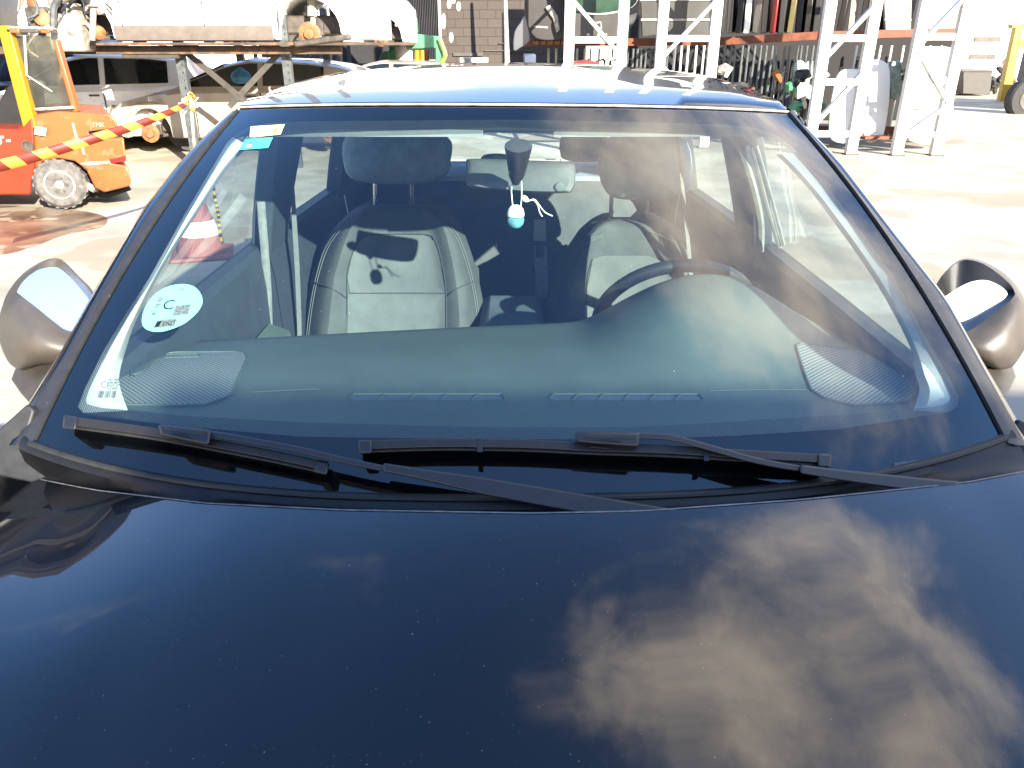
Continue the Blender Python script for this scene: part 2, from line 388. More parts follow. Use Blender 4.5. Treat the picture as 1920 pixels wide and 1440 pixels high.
def ringband(a, b, steps, off, n=220):
    c = (965, 520); angs = [2 * math.pi * k / n for k in range(n)]
    for q in (edge + solidp): angs.append(math.atan2(q[1] - c[1], q[0] - c[0]) % (2 * math.pi))
    angs = sorted(angs); rows = []; uvs = []
    for k in range(steps + 1):
        row = []; uv = []
        for an in angs:
            p, q = polar(a, c, an), polar(b, c, an)
            s, t = ST(lerp(p[0], q[0], k / steps), lerp(p[1], q[1], k / steps)); s = max(-1, min(1, s)); t = max(0, min(1, t))
            row.append(S(s, t, off)); uv.append((s * .66, t * .80))
        rows.append(row); uvs.append(uv)
    g = MB(); g.grid(rows, closed=True, uvs=uvs); return g
ringband(edge, solidp, 5, -.0025).build('ceramic_band', frit, windscreen)
ringband(solidp, clearp, 2, -.0027).build('dotted_band', fritdots, windscreen)
# glass edge seal bead
gem = pm('glass_edge', (.16, .16, .165), .3, var=.1)
for q_ in (-1.003, 1.003):
    g = MB(); g.tube([S(q_, t / 20, .001) for t in range(21)], .0013, 6); g.build('glass_edge', gem, windscreen)
# ---- bonnet
hoodrear = [(-260, 868), (-120, 874), (0, 884), (173, 918), (383, 943), (640, 956), (1000, 962), (1200, 958), (1500, 937), (1815, 904), (1920, 884), (2060, 868), (2200, 858)]
def hoodY(x): u = (x - 990) / 980; return .765 + .135 * u * u + .13 * (max(0, abs(u) - .55) / .45) ** 2 * (1 if x < 990 else .35)
def hoodpt(i, dy):
    x = -260 + i * 2460 / 72; y = interp(hoodrear, x); r = P(x, y, Y=hoodY(x)); X = r.x
    if x < 990:
        u = (x - 990) / 980; r0 = P(x, y, Y=.765 + .135 * u * u); e_ = 1 - sm(dy / .30); r = lerp(r0, r, e_); X = r.x
    z = r.z - .085 * dy - .22 * dy * dy; ax = max(0, abs(X) - .42)
    z -= (.35 * ax * ax + .8 * max(0, abs(X) - .62) ** 2) * sm(dy / .4) * .4
    ax2 = abs(abs(X) - .40); z += .0015 * math.exp(-(ax2 / .08) ** 2) * sm(dy / .2)
    pass
    return Vector((X * (1 + .02 * dy), r.y - dy, z))
g = MB(); rows = []
rows.append([hoodpt(i, 0) + Vector((0, -.012, -.02)) for i in range(73)]); rows.append([hoodpt(i, 0) + Vector((0, .001, -.004)) for i in range(73)])
for j in range(25): rows.append([hoodpt(i, .003 + .95 * (j / 24) ** 1.2) for i in range(73)])
g.grid(rows); g.build('bonnet', paint, car)
g = MB(); g.tube([hoodpt(i, 0) + Vector((0, .0015, -.0012)) for i in range(2, 71)], .0010, 6); g.build('bonnet_edge', pm('pale_edge', (.09, .09, .10), .3, var=.5, vs=60), car)  # thin line, paler than the paint, along the bonnet's rear edge
# wings beside the bonnet and the nose below it
for sgn in (-1, 1):
    g = MB(); prof = [(.765, .99), (.80, .965), (.845, .88), (.865, .72), (.86, .5), (.85, .3)]
    g.grid([[(sgn * (a + .012 * math.sin(y * 2)), y, z - max(0, .7 - y) * .16) for a, z in prof] for y in [1.02, .85, .7, .5, .3, .1, -.1, -.3]])
    g.build('front_wing', paint, car)
g = MB(); g.grid([[(x, -.22 - .12 * (1 - (x / .85) ** 2) - k * .03, .76 - .13 * k) for x in [-.85 + .17 * i for i in range(11)]] for k in range(5)]); g.build('front_bumper', paint, car)
# ---- cowl trim between glass and bonnet
hr = [hoodpt(i, 0) for i in range(73)]
def rearedge(X):
    for p, q in zip(hr, hr[1:]):
        if p.x <= X <= q.x: return lerp(p, q, (X - p.x) / (q.x - p.x))
    return hr[0] if X < 0 else hr[-1]
g = MB(); cols_ = []
for i in range(61):
    s_ = -1.03 + 2.06 * i / 60; A = S(s_, .012) + Vector((0, 0, .004)); A2 = S(s_, -.002) + Vector((0, 0, .006)); A3 = S(s_, -.012) + Vector((0, 0, .001)); B = rearedge(A.x * 1.02)
    B = B + Vector((0, .012, -.012)); M = lerp(A3, B, .45) + Vector((0, 0, -.006)); cols_.append([A, A2, A3, M, lerp(M, B, .6) + Vector((0, 0, -.002)), B, B + Vector((0, -.02, -.03)), B + Vector((0, -.03, -.12))])
rows = [list(r) for r in zip(*cols_)]
g.grid(rows); g.build('cowl_panel', blackpl, car)
g = MB(); g.tube([S(-1.0 + 2.0 * i / 40, .005, .006) for i in range(41)], .0045, 8); g.build('cowl_seal', rubber, car)
# ---- a pillars outside: trim strip, painted rail
Lx = [(207, 440, 435), (240, 408, 398), (300, 352, 340), (400, 278, 262), (497, 220, 205), (578, 172, 158), (658, 128, 114), (761, 64, 50), (830, 28, 12)]
Rx = [(215, 1487, 1491), (240, 1509, 1514), (299, 1563, 1573), (440, 1672, 1682), (561, 1769, 1778), (695, 1844, 1853), (797, 1903, 1912), (850, 1932, 1941)]
def pillar(tabs, sgn):
    ys = [207 + (835 - 207) * k / 24 for k in range(25)]; ra, rb = [], []
    for y in ys:
        t0 = 0.0
        lo, hi = -.05, 1.0
        for _ in range(30):
            m = (lo + hi) / 2
            if proj(S(sgn, m))[1] > y: lo = m
            else: hi = m
        e = S(sgn, lo, .002); d0 = (e - CAM).y * CP - (e - CAM).z * SP
        xs = interp([(a, b) for a, b, c in tabs], y); xo = interp([(a, c) for a, b, c in tabs], y)
        p0 = S(sgn, lo, -.012); pts = [p0, e + Vector((0, 0, .003)), P(lerp(proj(e)[0], xs, .5), y, d=d0 + .002), P(xs, y, d=d0 + .012)]
        ra.append(pts + [P(xs, y, d=d0 + .03)])
        q = P(xs, y, d=d0 + .016)
        rb.append([P(xs - sgn * 2, y, d=d0 + .030), q, P(lerp(xs, xo, .6), y, d=d0 + .02), P(xo, y, d=d0 + .035), P(xo - sgn * 3, y, d=d0 + .07), P(xs - sgn * 22, y, d=d0 + .10)])
    g = MB(); g.grid(ra); g.build('a_pillar_trim', trimpl, car)
    g = MB(); g.grid(rb); g.build('door_frame_rail', paint, car)
pillar(Lx, -1); pillar(Rx, 1)
# lower corner pieces
for pts, d in (([(-60, 850), (0, 802), (50, 757), (64, 770), (45, 830), (62, 852), (95, 890), (60, 905), (-60, 880)], 1.13), ([(1910, 785), (1930, 795), (1990, 860), (1960, 900), (1908, 893), (1893, 850)], 1.17)):
    g = MB(); g.prism([P(x, y, d=d) for x, y in pts], Vector((0, .05, -.03))); g.build('cowl_corner', rubber, car, bevel=.003)
# ---- roof
RZ = [(1.50, -.118), (1.56, -.108), (1.68, -.092), (1.85, -.0745), (2.1, -.059), (2.4, -.0545), (2.7, -.063), (3.0, -.085), (3.4, -.13), (3.75, -.19)]
zsp = spline(RZ, 6)
def roofpt(u, Y):
    hw = interp([(1.5, .553), (1.75, .575), (2.2, .60), (2.8, .60), (3.75, .55)], Y); X = hw * u
    z = interp(zsp, Y) - .10 * X * X - .010 * max(0, abs(u) - .85) / .15
    if Y < 1.9: z += .05 * X * X * (1.9 - Y) / .4
    return Vector((X + .006, Y, 1.55 + z))
us = [-1 + 2 * k / 40 for k in range(41)]
def frontY(u): return (S(u, 1).y + .006)
g = MB(); rows = [[S(u, 1.0) + Vector((0, .004, -.012)) for u in us], [S(u, 1.0) + Vector((0, .006, -.001)) for u in us], [S(u, 1.0) + Vector((0, .014, .0075)) for u in us]]
for k in range(1, 30):
    row = []
    for u in us:
        Yf = frontY(u) + .012; Y = Yf + (3.75 - Yf) * k / 29; p = roofpt(u, Y); f = S(u, 1.0) + Vector((0, .014, .0075)); w_ = 1 - sm((Y - Yf) / .22)
        z0 = f.z + (Y - Yf) * .17; row.append(Vector((lerp(p.x, f.x + (Y - Yf) * .05 * u, w_), Y, lerp(p.z, z0, w_))))
    rows.append(row)
g.grid(rows); roofo = g.build('roof', paint, car)
# roof side rails and gutter
for sgn in (-1, 1):
    g = MB(); rows = []
    for k in range(0, 26):
        Y = 1.66 + k * .08; r = roofpt(sgn, Y); c = [(0, -.002), (.008, -.012), (.014, -.010), (.030, -.022), (.045, -.055), (.050, -.09)]
        rows.append([r + Vector((sgn * a, 0, b)) for a, b in c])
    g.grid(rows); g.build('roof_rail', paint, car)
g = MB(); g.tube([S(u, 1.0) + Vector((0, .0035, .0045)) for u in us], .0022, 6); g.build('windscreen_top_moulding', pm('moulding', (.30, .27, .22), .3, var=.4, vs=40), car)
# ---- doors (outer) with belt
belt = 1.035
def beltx(Y, sgn): return sgn * interp([(1.0, .735), (1.6, .742), (2.4, .745), (3.2, .72), (3.9, .64)], Y)
for sgn in (-1, 1):
    for a, b, nme in ((1.15, 2.10, 'front_door'), (2.105, 3.05, 'rear_door'), (3.055, 3.9, 'rear_quarter')):
        g = MB(); rows = []
        for Y in [lerp(a, b, k / 10) for k in range(11)]:
            x = beltx(Y, sgn); rows.append([Vector((x - sgn * .085, Y, belt - .5)), Vector((x - sgn * .075, Y, belt - .10)), Vector((x - sgn * .065, Y, belt - .012)), Vector((x - sgn * .05, Y, belt + .002)), Vector((x - sgn * .008, Y, belt)), Vector((x, Y, belt - .01)), Vector((x + sgn * .05, Y, belt - .16)), Vector((x + sgn * .075, Y, belt - .45)), Vector((x + sgn * .055, Y, .32))])
        g.grid(rows, m=0); 
        for i in range(len(g.f)):
            if i % 8 < 3: g.mi[i] = 1
            elif i % 8 < 5: g.mi[i] = 2
        d_ = g.build(nme, [paint, doorin, rubber], car)
        if nme == 'front_door':
            g = MB(); xi = beltx(1.6, sgn) - sgn * .09
            g.grid([[Vector((xi, Y, .86)), Vector((xi - sgn * .05, Y, .84)), Vector((xi - sgn * .065, Y, .80)), Vector((xi - sgn * .05, Y, .72)), Vector((xi + sgn * .01, Y, .66))] for Y in (1.35, 1.5, 1.7, 1.95)]); g.build('armrest', dashm, d_)
            g = MB(); g.tube([Vector((xi - sgn * .012, Y, z)) for Y, z in spline([(1.42, .90), (1.47, .93), (1.56, .93), (1.60, .90)], 5)], .010, 8); g.build('inner_handle', chrome, d_)
# inner pillars and side structure
def hw_roof(Y): return interp([(1.5, .545), (1.75, .565), (2.2, .59), (2.8, .59), (3.75, .52)], Y)
def rz(Y): return 1.55 + interp(zsp, Y) - .055
def sidequad(sgn, bot, top, name, mat, th=.05, zb=None, sub=None, inset=.0):
    """pillar between belt and roof; bot/top are (Y0,Y1)"""
    g = MB(); rows = []
    for k in range(9):
        f = k / 8; y0 = lerp(bot[0], top[0], f); y1 = lerp(bot[1], top[1], f); row = []
        for q, (Y, o_) in enumerate(((y0, 0), (y0, th), (y1, th), (y1, 0))):
            xb = abs(beltx(Y, 1)) - .012; xt = hw_roof(Y) + .02; X = lerp(xb, xt, f ** 1.15) - o_ - inset; z = lerp(belt - .03, rz(Y) - .01, f)
            row.append(Vector((sgn * X, Y, z)))
        rows.append(row)
    g.grid(rows, closed=True, cap=True); return g.build(name, mat, car, bevel=.006)
for sgn in (-1, 1):
    sidequad(sgn, (2.12, 2.30), (1.98, 2.30), 'b_pillar', doorin, .055)
    sidequad(sgn, (2.98, 3.9), (2.86, 3.7), 'c_pillar', doorin, .06)
    # headliner side rail
    g = MB(); g.grid([[Vector((sgn * (hw_roof(Y) + .03), Y, rz(Y) - .03)), Vector((sgn * (hw_roof(Y) + .0), Y, rz(Y) - .045)), Vector((sgn * (hw_roof(Y) - .06), Y, rz(Y) - .02)), Vector((sgn * (hw_roof(Y) - .11), Y, rz(Y) + .012))] for Y in [1.72 + .1 * k for k in range(21)]]); g.build('roof_side_lining', headl if sgn < 0 else darkfab, car)
    # panes
    for a, b, c, d_ in ((1.10, 2.12, 1.70, 1.98), (2.30, 2.98, 2.30, 2.86)):
        g = MB(); rows = []
        for f in (0, .5, 1):
            y0 = lerp(a, c, f); y1 = lerp(b, d_, f); rows.append([Vector((sgn * (lerp(abs(beltx(Y, 1)) - .018, hw_roof(Y) + .022, f ** 1.1)), Y, lerp(belt, rz(Y) - .02, f))) for Y in (y0, (y0 + y1) / 2, y1)])
        g.grid(rows); g.build('side_window', sideglass, car)
# light strip (rubber seal) on b pillar, left and right
sealm = pm('door_seal', (.11, .115, .105), .6, var=.2, vs=40, bump=.5, bs=300)
g = MB(); pts = spline([(489, 378), (492, 420), (496, 470), (501, 540), (503, 600), (504, 660)], 5); g.tube([P(x, y, Y=lerp(2.06, 2.0, (y - 378) / 280)) for x, y in pts], .012, 8, flat=.6); g.build('door_seal', sealm, car)
g = MB(); pts = spline([(1365, 240), (1385, 270), (1402, 320), (1416, 370), (1425, 420), (1424, 470)], 5); g.tube([P(x, y, Y=2.05) for x, y in pts], .019, 8, flat=.6); g.build('door_seal', sealm, car)
g = MB(); g.tube([P(x, y, Y=1.98) for x, y in spline([(1396, 240), (1412, 280), (1440, 390), (1462, 465)], 4)], .006, 6); g.tube([P(x, y, Y=1.97) for x, y in spline([(1406, 240), (1424, 290), (1452, 390), (1470, 460)], 4)], .004, 6); g.build('window_channel', sealm, car)
# seat belt left (b pillar loop) and strap
belt_m = pm('belt_webbing', (.10, .105, .10), .8, var=.1, vs=60, bump=.4, bs=900)
def ribbon(pts, wpx, Y, th=.004, name='seat_belt', mat=None, root=None):
    g = MB(); rows = []
    for i, (x, y) in enumerate(pts):
        YY = Y(i / (len(pts) - 1)) if callable(Y) else Y
        w_ = wpx[i] if isinstance(wpx, (list, tuple)) else wpx
        a, b = P(x - w_ / 2, y, Y=YY), P(x + w_ / 2, y, Y=YY); rows.append([a, b, b + Vector((0, th, 0)), a + Vector((0, th, 0))])
    g.grid(rows, closed=True, cap=True); return g.build(name, mat or belt_m, root or car)
ribbon([(547, 330), (552, 420), (557, 500), (561, 600), (562, 660)], [5, 9, 9, 8, 8], 2.18)
ribbon([(1268, 250), (1278, 330), (1290, 450), (1300, 560)], [6, 6, 7, 8], 2.22)
g = MB(); g.prism([P(x, y, Y=2.16) for x, y in [(500, 380), (513, 378), (521, 395), (510, 448), (499, 452), (497, 420)]], (0, .03, 0)); g.build('belt_guide', white, car, bevel=.004)
# ---- interior a pillar linings
lo_ = [(436, 256), (400, 308), (344, 398), (281, 499), (227, 599), (190, 655), (156, 725), (146, 752), (140, 775)]
li_ = [(466, 274), (425, 318), (370, 400), (307, 500), (256, 600), (236, 656), (224, 700), (226, 730), (240, 770)]
def lining(A, B, mat, dd):
    A = spline(A, 4); B = spline(B, 4); g = MB(); rows = []
    for (x1, y1), (x2, y2) in zip(A, B):
        c = WS((x1 + x2) / 2, (y1 + y2) / 2); d0 = (c - CAM).y * CP - (c - CAM).z * SP
        rows.append([P(x1 - (x2 - x1) * .5, y1, d=d0 + .04), P(x1, y1, d=d0 + .03), P(lerp(x1, x2, .35), lerp(y1, y2, .35), d=d0 + .022), P(lerp(x1, x2, .75), lerp(y1, y2, .75), d=d0 + .03), P(x2, y2, d=d0 + .05), P(x2 - (x2 - x1) * .1, y2, d=d0 + dd)])
    g.grid(rows); return g.build('a_pillar_lining', mat, car)
lining(lo_, li_, trimlight, .12)
lining([(1500, 285), (1545, 338), (1602, 408), (1677, 512), (1737, 627), (1784, 705), (1802, 745), (1806, 775)], [(1455, 290), (1500, 335), (1548, 395), (1640, 526), (1704, 645), (1716, 700), (1724, 730), (1712, 770)], trimlight, .12)
# ---- headliner and header
g = MB(); rows = []
for k in range(12):
    rows.append([])
    for u in us[::2]:
        Yf = frontY(u) + .03; Y = Yf + (3.7 - Yf) * k / 11; p = roofpt(u * .97, Y); rows[-1].append(p + Vector((0, 0, -.034 if k else -.028)))
g.grid(rows); g.build('headliner', headl, car)
g = MB(); rows = []
for off, dy, dz in ((-.006, 0, 0), (-.010, .01, -.006), (-.016, .03, -.020), (-.016, .06, -.026), (-.010, .10, -.02), (0, .16, -.005)):
    rows.append([S(u * .97, .972, off) + Vector((0, dy, dz)) for u in us])
g.grid(rows); g.build('windscreen_header', headl, car)
for x0, x1 in ((470, 905), (1040, 1425)):       # folded sun visors
    g = MB(); rows = []
    for k in range(13):
        x = lerp(x0, x1, k / 12); base = WS(x, 246, -.03); rows.append([base + Vector((0, .03, .0)), base + Vector((0, .035, -.014)), base + Vector((0, .16, -.012)), base + Vector((0, .17, .0)), base + Vector((0, .16, .008)), base + Vector((0, .05, .008))])
    g.grid(rows, closed=True, cap=True); g.build('sun_visor', headl, car)
# ---- dashboard
rear = [(150, 735, 1.12), (200, 695, 1.24), (250, 662, 1.42), (330, 643, 1.52), (500, 633, 1.58), (700, 622, 1.62), (900, 612, 1.63), (1020, 607, 1.62), (1085, 601, 1.61), (1130, 583, 1.60), (1180, 556, 1.59), (1240, 529, 1.58), (1300, 515, 1.58), (1360, 517, 1.58), (1420, 540, 1.57), (1480, 577, 1.56), (1540, 611, 1.55), (1600, 629, 1.52), (1650, 640, 1.46), (1700, 665, 1.38), (1760, 700, 1.22), (1800, 735, 1.14)]
rear = spline(rear, 4); g = MB(); cols = []
for (x, y, Y) in rear:
    R_ = P(x, y, Y=Y); fx = lerp(965, x, 1.09); yy = 838 - 34 * ((fx - 965) / 850) ** 2; F_ = WS(fx, yy, -.03)
    flat = Vector((R_.x, R_.y, min(R_.z, 1.55 - .565))); hump = R_.z - flat.z; col = []
    for k in range(22):
        f = k / 21; p = lerp(F_, flat, f); p.z += hump * sm((f - .25) / .75) + .018 * math.sin(math.pi * f) * (1 - f * .2); col.append(p)
    for dy, dz in ((.012, -.008), (.02, -.03), (.015, -.09), (-.02, -.3)): col.append(R_ + Vector((0, dy, dz)))
    cols.append(col)
g.grid(cols); dash = g.build('dashboard', dashm, car); dashB = g.bvh()
def hitB(bv, off=.002):
    def f(x, y):
        d = D(x, y).normalized(); h = bv.ray_cast(CAM, d)
        if h[0] is None: return None
        n = h[1]
        if n.dot(d) > 0: n = -n
        return h[0] + n * off
    return f
def hitW(off): return lambda x, y: WS(x, y, off)
def patch(hit, poly, rings=8, n=4, smoothp=False, uvm=None, th=None):
    poly = spline(poly, n, True) if smoothp else dense(poly, n, True); cx = sum(p[0] for p in poly) / len(poly); cy_ = sum(p[1] for p in poly) / len(poly)
    g = MB(); rows = []; uvs = []
    for k in range(rings, -1, -1):
        f = max(k / rings, .001); row = []; uv = []
        for (x, y) in poly:
            p = hit(lerp(cx, x, f), lerp(cy_, y, f))
            if p is None: p = row[-1] if row else Vector((0, 1.5, .9))
            row.append(p); uv.append((p.x, p.y))
        rows.append(row); uvs.append(uv)
    g.grid(rows, closed=True, uvs=uvs); return g
def line(hit, poly, r, n=6, closed=False, g=None):
    g = g or MB(); pts = [hit(x, y) for x, y in dense(poly, n, closed)]; g.tube([p for p in pts if p is not None], r, 6, closed=closed); return g
hd = hitB(dashB, .0015)
grille = dotmat('speaker_mesh', (.010, .014, .016), 150, .34, False, (.17, .19, .18))
lg = [(240, 672), (330, 662), (440, 661), (460, 664), (464, 674), (452, 700), (436, 738), (420, 748), (385, 760), (340, 762), (240, 760), (205, 757), (208, 728), (225, 705)]
rg = [(1492, 650), (1502, 645), (1560, 652), (1640, 662), (1690, 700), (1720, 740), (1700, 755), (1600, 762), (1545, 748), (1522, 733), (1510, 705)]
o = patch(hd, lg, 14).build('speaker_grille', grille, dash); line(hd, lg, .0022, 4, True).build('grille_rim', dashm, o)
o = patch(hd, rg, 14).build('speaker_grille', grille, dash); line(hd, rg, .0022, 4, True).build('grille_rim', dashm, o)
for xs in ((655, 948), (1030, 1318)):
    g = MB(); q = hitB(dashB, .001); a, b = xs
    g = line(q, [(a, 750), (a + 8, 740), (b - 8, 740), (b, 750)], .0024, 8); n_ = 5 if a < 900 else 6
    for k in range(1, n_): xx = lerp(a, b, k / n_); line(q, [(xx + 5, 741), (xx - 5, 752)], .002, 3, g=g)
    v = g.build('defrost_vent', dashm, dash); patch(hitB(dashB, .0008), [(a + 6, 744), (b - 6, 744), (b - 4, 752), (a + 3, 752)], 3).build('vent_slot', dark, v)
for pl in ([(252, 672), (287, 668), (286, 680), (268, 700), (246, 708)], [(1648, 664), (1685, 668), (1696, 688), (1680, 690), (1652, 678)]):
    v = patch(hitB(dashB, .0022), pl, 3).build('side_vent', dark, dash); line(hitB(dashB, .003), pl, .003, 4, True).build('vent_frame', dashm, v)
line(hitB(dashB, .002), [(308, 670), (312, 666), (372, 665), (374, 671), (308, 673)], .0012, 3, True).build('tweeter_badge', dashm, dash)
line(hd, [(470, 737), (560, 732), (600, 731)], .0007).build('dash_seam', dashm, dash); line(hd, [(1330, 734), (1420, 732), (1512, 732)], .0007).build('dash_seam', dashm, dash)
# ---- steering wheel
sw = MB(); c = P(1264, 600, Y=1.86); ax = Vector((0, -.86, -.5)).normalized(); e1 = Vector((1, 0, 0)); e2 = ax.cross(e1).normalized()
if e2.z < 0: e2 = -e2
R_ = .196
leather = pm('wheel_leather', (.014, .016, .019), .35, var=.1, vs=30, bump=.2, bs=900)
sw.tube([c + e1 * R_ * math.cos(a) + e2 * R_ * math.sin(a) for a in [2 * math.pi * k / 64 for k in range(64)]], .0165, 12, closed=True)
swo = sw.build('steering_wheel', leather, car)
sw = MB(); sw.tube([c + ax * .0 + e2 * -.02, c + e1 * R_ * .97], .014, 8, flat=.5); sw.tube([c + e2 * -.02, c - e1 * R_ * .97], .014, 8, flat=.5); sw.tube([c, c - e2 * R_ * .97], .02, 8, flat=.4); sw.build('spoke', leather, swo)
sw = MB(); sw.lathe(c - ax * .0, ax, [(.01, -.035), (.05, -.03), (.07, -.01), (.075, .03)], 20); sw.build('horn_pad', leather, swo)
# ---- seats
def seat(le, re, ytop, ybot, Yt, Yb, name, insert, seams, root):
    g = MB(); rows = []; K = 36
    for j in range(31):
        f = j / 30; y = lerp(ytop, ybot, f ** 1.25); xl = interp(le, y); xr = interp(re, y); row = []
        Yr = lerp(Yt, Yb, f); tz = (max(0, 1 - f / .10)) ** 2
        for i in range(K + 1):
            u = 2 * i / K - 1; au = abs(u); b = -.050 * math.exp(-((au - .74) / .15) ** 2) * sm(f / .18) + .13 * au ** 9 + .05 * tz + .012 * math.cos(u * 3)
            row.append(P(lerp(xl, xr, i / K), y, Y=Yr + b))
        rows.append(row)
    front = MB(); front.grid(rows); bv = front.bvh()
    g.grid([[p + Vector((0, .12, -.02)) for p in rows[0]]] + rows)
    g.grid([[r[0] + Vector((.03, .13, 0)), r[0]] for r in rows]); g.grid([[r[-1] + Vector((-.03, .13, 0)), r[-1]] for r in rows])
    g.grid([[p + Vector((0, .13, -.02)) for p in r] for r in (rows[0], rows[15], rows[-1])])
    so_ = g.build(name, fabric, root)
    for pl in insert: patch(hitB(bv, .0035), pl, 10, 4).build('backrest_insert', fabric2, so_)
    for k, (sml, r_, mat) in enumerate(seams):
        line(hitB(bv, .0035 if mat is thread else .004), spline(sml, 4), r_, 1).build('seam', mat, so_)
    return so_, bv
seamd = pm('seam_dark', (.03, .033, .033), .9, var=.1)
def sub_root(name):
    o = bpy.data.objects.new(name, None); C.objects.link(o); o.parent = car; ORG[o.name] = ORG[car.name]; return o
le = [(383, 700), (386, 672), (398, 655), (430, 622), (470, 602), (520, 583), (580, 573), (640, 565), (700, 560)]
re = [(383, 790), (386, 812), (395, 832), (415, 858), (440, 872), (480, 886), (520, 897), (560, 905), (600, 909), (640, 905), (700, 900)]
L_in = [[(672, 452), (690, 442), (795, 441), (815, 452), (826, 480), (836, 545), (836, 549), (655, 549), (650, 520), (658, 480)], [(652, 551), (836, 551), (837, 600), (836, 680), (645, 680), (648, 600)]]
seams = [([(660, 402), (625, 445), (606, 480), (590, 540), (580, 600), (574, 660)], .0009, thread), ([(664, 404), (629, 446), (610, 482), (594, 540), (584, 600), (578, 660)], .0009, thread),
         ([(822, 403), (855, 440), (872, 480), (886, 530), (896, 590), (897, 640)], .0009, thread), ([(818, 405), (851, 442), (868, 482), (882, 530), (892, 590), (893, 640)], .0009, thread),
         ([(586, 528), (620, 540), (650, 560)], .0016, seamd), ([(888, 528), (860, 540), (840, 556)], .0016, seamd), ([(655, 550), (836, 550)], .0020, seamd), ([(672, 452), (690, 441), (797, 440), (817, 452), (828, 482), (838, 548), (839, 680)], .0016, seamd), ([(672, 452), (657, 482), (649, 520), (650, 600), (646, 680)], .0016, seamd)]
seat(le, re, 384, 690, 2.42, 2.20, 'front_seat', L_in, seams, car)
le = [(410, 1150), (415, 1120), (425, 1100), (445, 1076), (480, 1052), (520, 1037), (560, 1028), (610, 1018), (700, 1010)]
re = [(410, 1225), (414, 1252), (425, 1272), (450, 1295), (480, 1312), (520, 1325), (560, 1334), (640, 1340), (700, 1345)]
R_in = [[(1110, 486), (1130, 480), (1215, 480), (1240, 490), (1262, 520), (1268, 640), (1100, 640), (1100, 540)]]
seams = [([(1128, 440), (1092, 455), (1068, 490), (1050, 530), (1035, 580), (1026, 620)], .0009, thread), ([(1128, 443), (1096, 458), (1072, 492), (1054, 532), (1039, 580), (1030, 620)], .0009, thread), ([(1215, 436), (1250, 445), (1285, 470), (1305, 500), (1315, 540)], .0009, thread), ([(1110, 486), (1100, 520), (1098, 600)], .0016, seamd)]
seat(le, re, 411, 700, 2.40, 2.18, 'front_seat', R_in, seams, car)
# lower cushions (rest of the seats)
for x in (-.34, .36):
    g = MB(); g.obox((x, 1.95, .50), .50, .52, .16); g.build('seat_cushion', fabric, car, bevel=.05)
# headrests
def headrest(poly, Y, th, posts, mat=darkfab):
    pl = spline(poly, 5, True); cx = sum(p[0] for p in pl) / len(pl); cy_ = sum(p[1] for p in pl) / len(pl); g = MB(); rows = []
    for f, dy in ((.02, -.028), (.45, -.027), (.78, -.018), (.94, 0), (1, .03), (1, th - .02), (.9, th), (.02, th + .005)):
        rows.append([P(lerp(cx, x, f), lerp(cy_, y, f), Y=Y + dy) for x, y in pl])
    g.grid(rows, closed=True, cap=True); h = g.build('headrest', mat, car)
    for (x1, y1, x2, y2) in posts:
        g = MB(); g.tube([P(x1, y1 - 12, Y=Y + .05), P(x2, y2 + 5, Y=Y + .05)], .0065, 8); g.lathe(P(x2, y2 + 2, Y=Y + .05), (0, 0, 1), [(.016, -.008), (.016, .002), (.009, .006)], 12); g.build('headrest_post', chrome, h)
headrest([(645, 262), (672, 238), (745, 233), (815, 238), (840, 258), (845, 300), (836, 330), (800, 343), (745, 346), (690, 343), (655, 332), (643, 300)], 2.46, .10, ((703, 340, 703, 384), (772, 340, 772, 384)))
headrest([(1124, 285), (1140, 258), (1200, 250), (1270, 256), (1292, 275), (1298, 320), (1290, 358), (1250, 372), (1200, 375), (1150, 370), (1128, 345), (1122, 312)], 2.44, .10, ((1147, 372, 1145, 412), (1215, 372, 1212, 412)))
# rear bench
benchf = pm('bench_fabric', (.075, .08, .078), .9, spec=.2, var=.12, vs=14, bump=.5, bs=700)
g = MB(); rows = []
for j in range(9):
    z = lerp(1.02, .45, j / 8); Y = lerp(3.22, 3.02, j / 8) + (.05 if j == 0 else 0)
    rows.append([Vector((x, Y + .05 * abs(x / .62) ** 4 + (.012 if abs(x - .18) < .03 else 0), z - .04 * abs(x / .62) ** 6)) for x in [-.62 + 1.24 * i / 30 for i in range(31)]])
rows.insert(0, [p + Vector((0, .12, -.01)) for p in rows[0]])
g.grid(rows); bench = g.build('rear_bench', benchf, car)
for poly, Y in (([(690, 262), (760, 255), (840, 258), (845, 300), (830, 318), (700, 318)], 3.2), ([(1052, 258), (1075, 246), (1125, 246), (1140, 260), (1140, 296), (1110, 304), (1060, 300), (1050, 285)], 3.2), ([(905, 292), (940, 288), (960, 296), (962, 318), (930, 324), (900, 318)], 3.2)):
    headrest(poly, Y, .08, ())
ribbon([(1012, 412), (1012, 450), (1014, 480), (1016, 520), (1016, 560)], [22, 24, 24, 24, 24], 3.0, .005, 'rear_belt', pm('belt_sunlit', (.30, .31, .28), .8, var=.1, vs=60), bench)  # rear belt webbing coloured brighter in place of sunlight on it
g = MB(); g.obox(P(1012, 456, Y=2.97), .075, .02, .014); g.obox(P(1012, 470, Y=2.97), .03, .022, .05); g.build('belt_buckle', dashm, bench, bevel=.004)
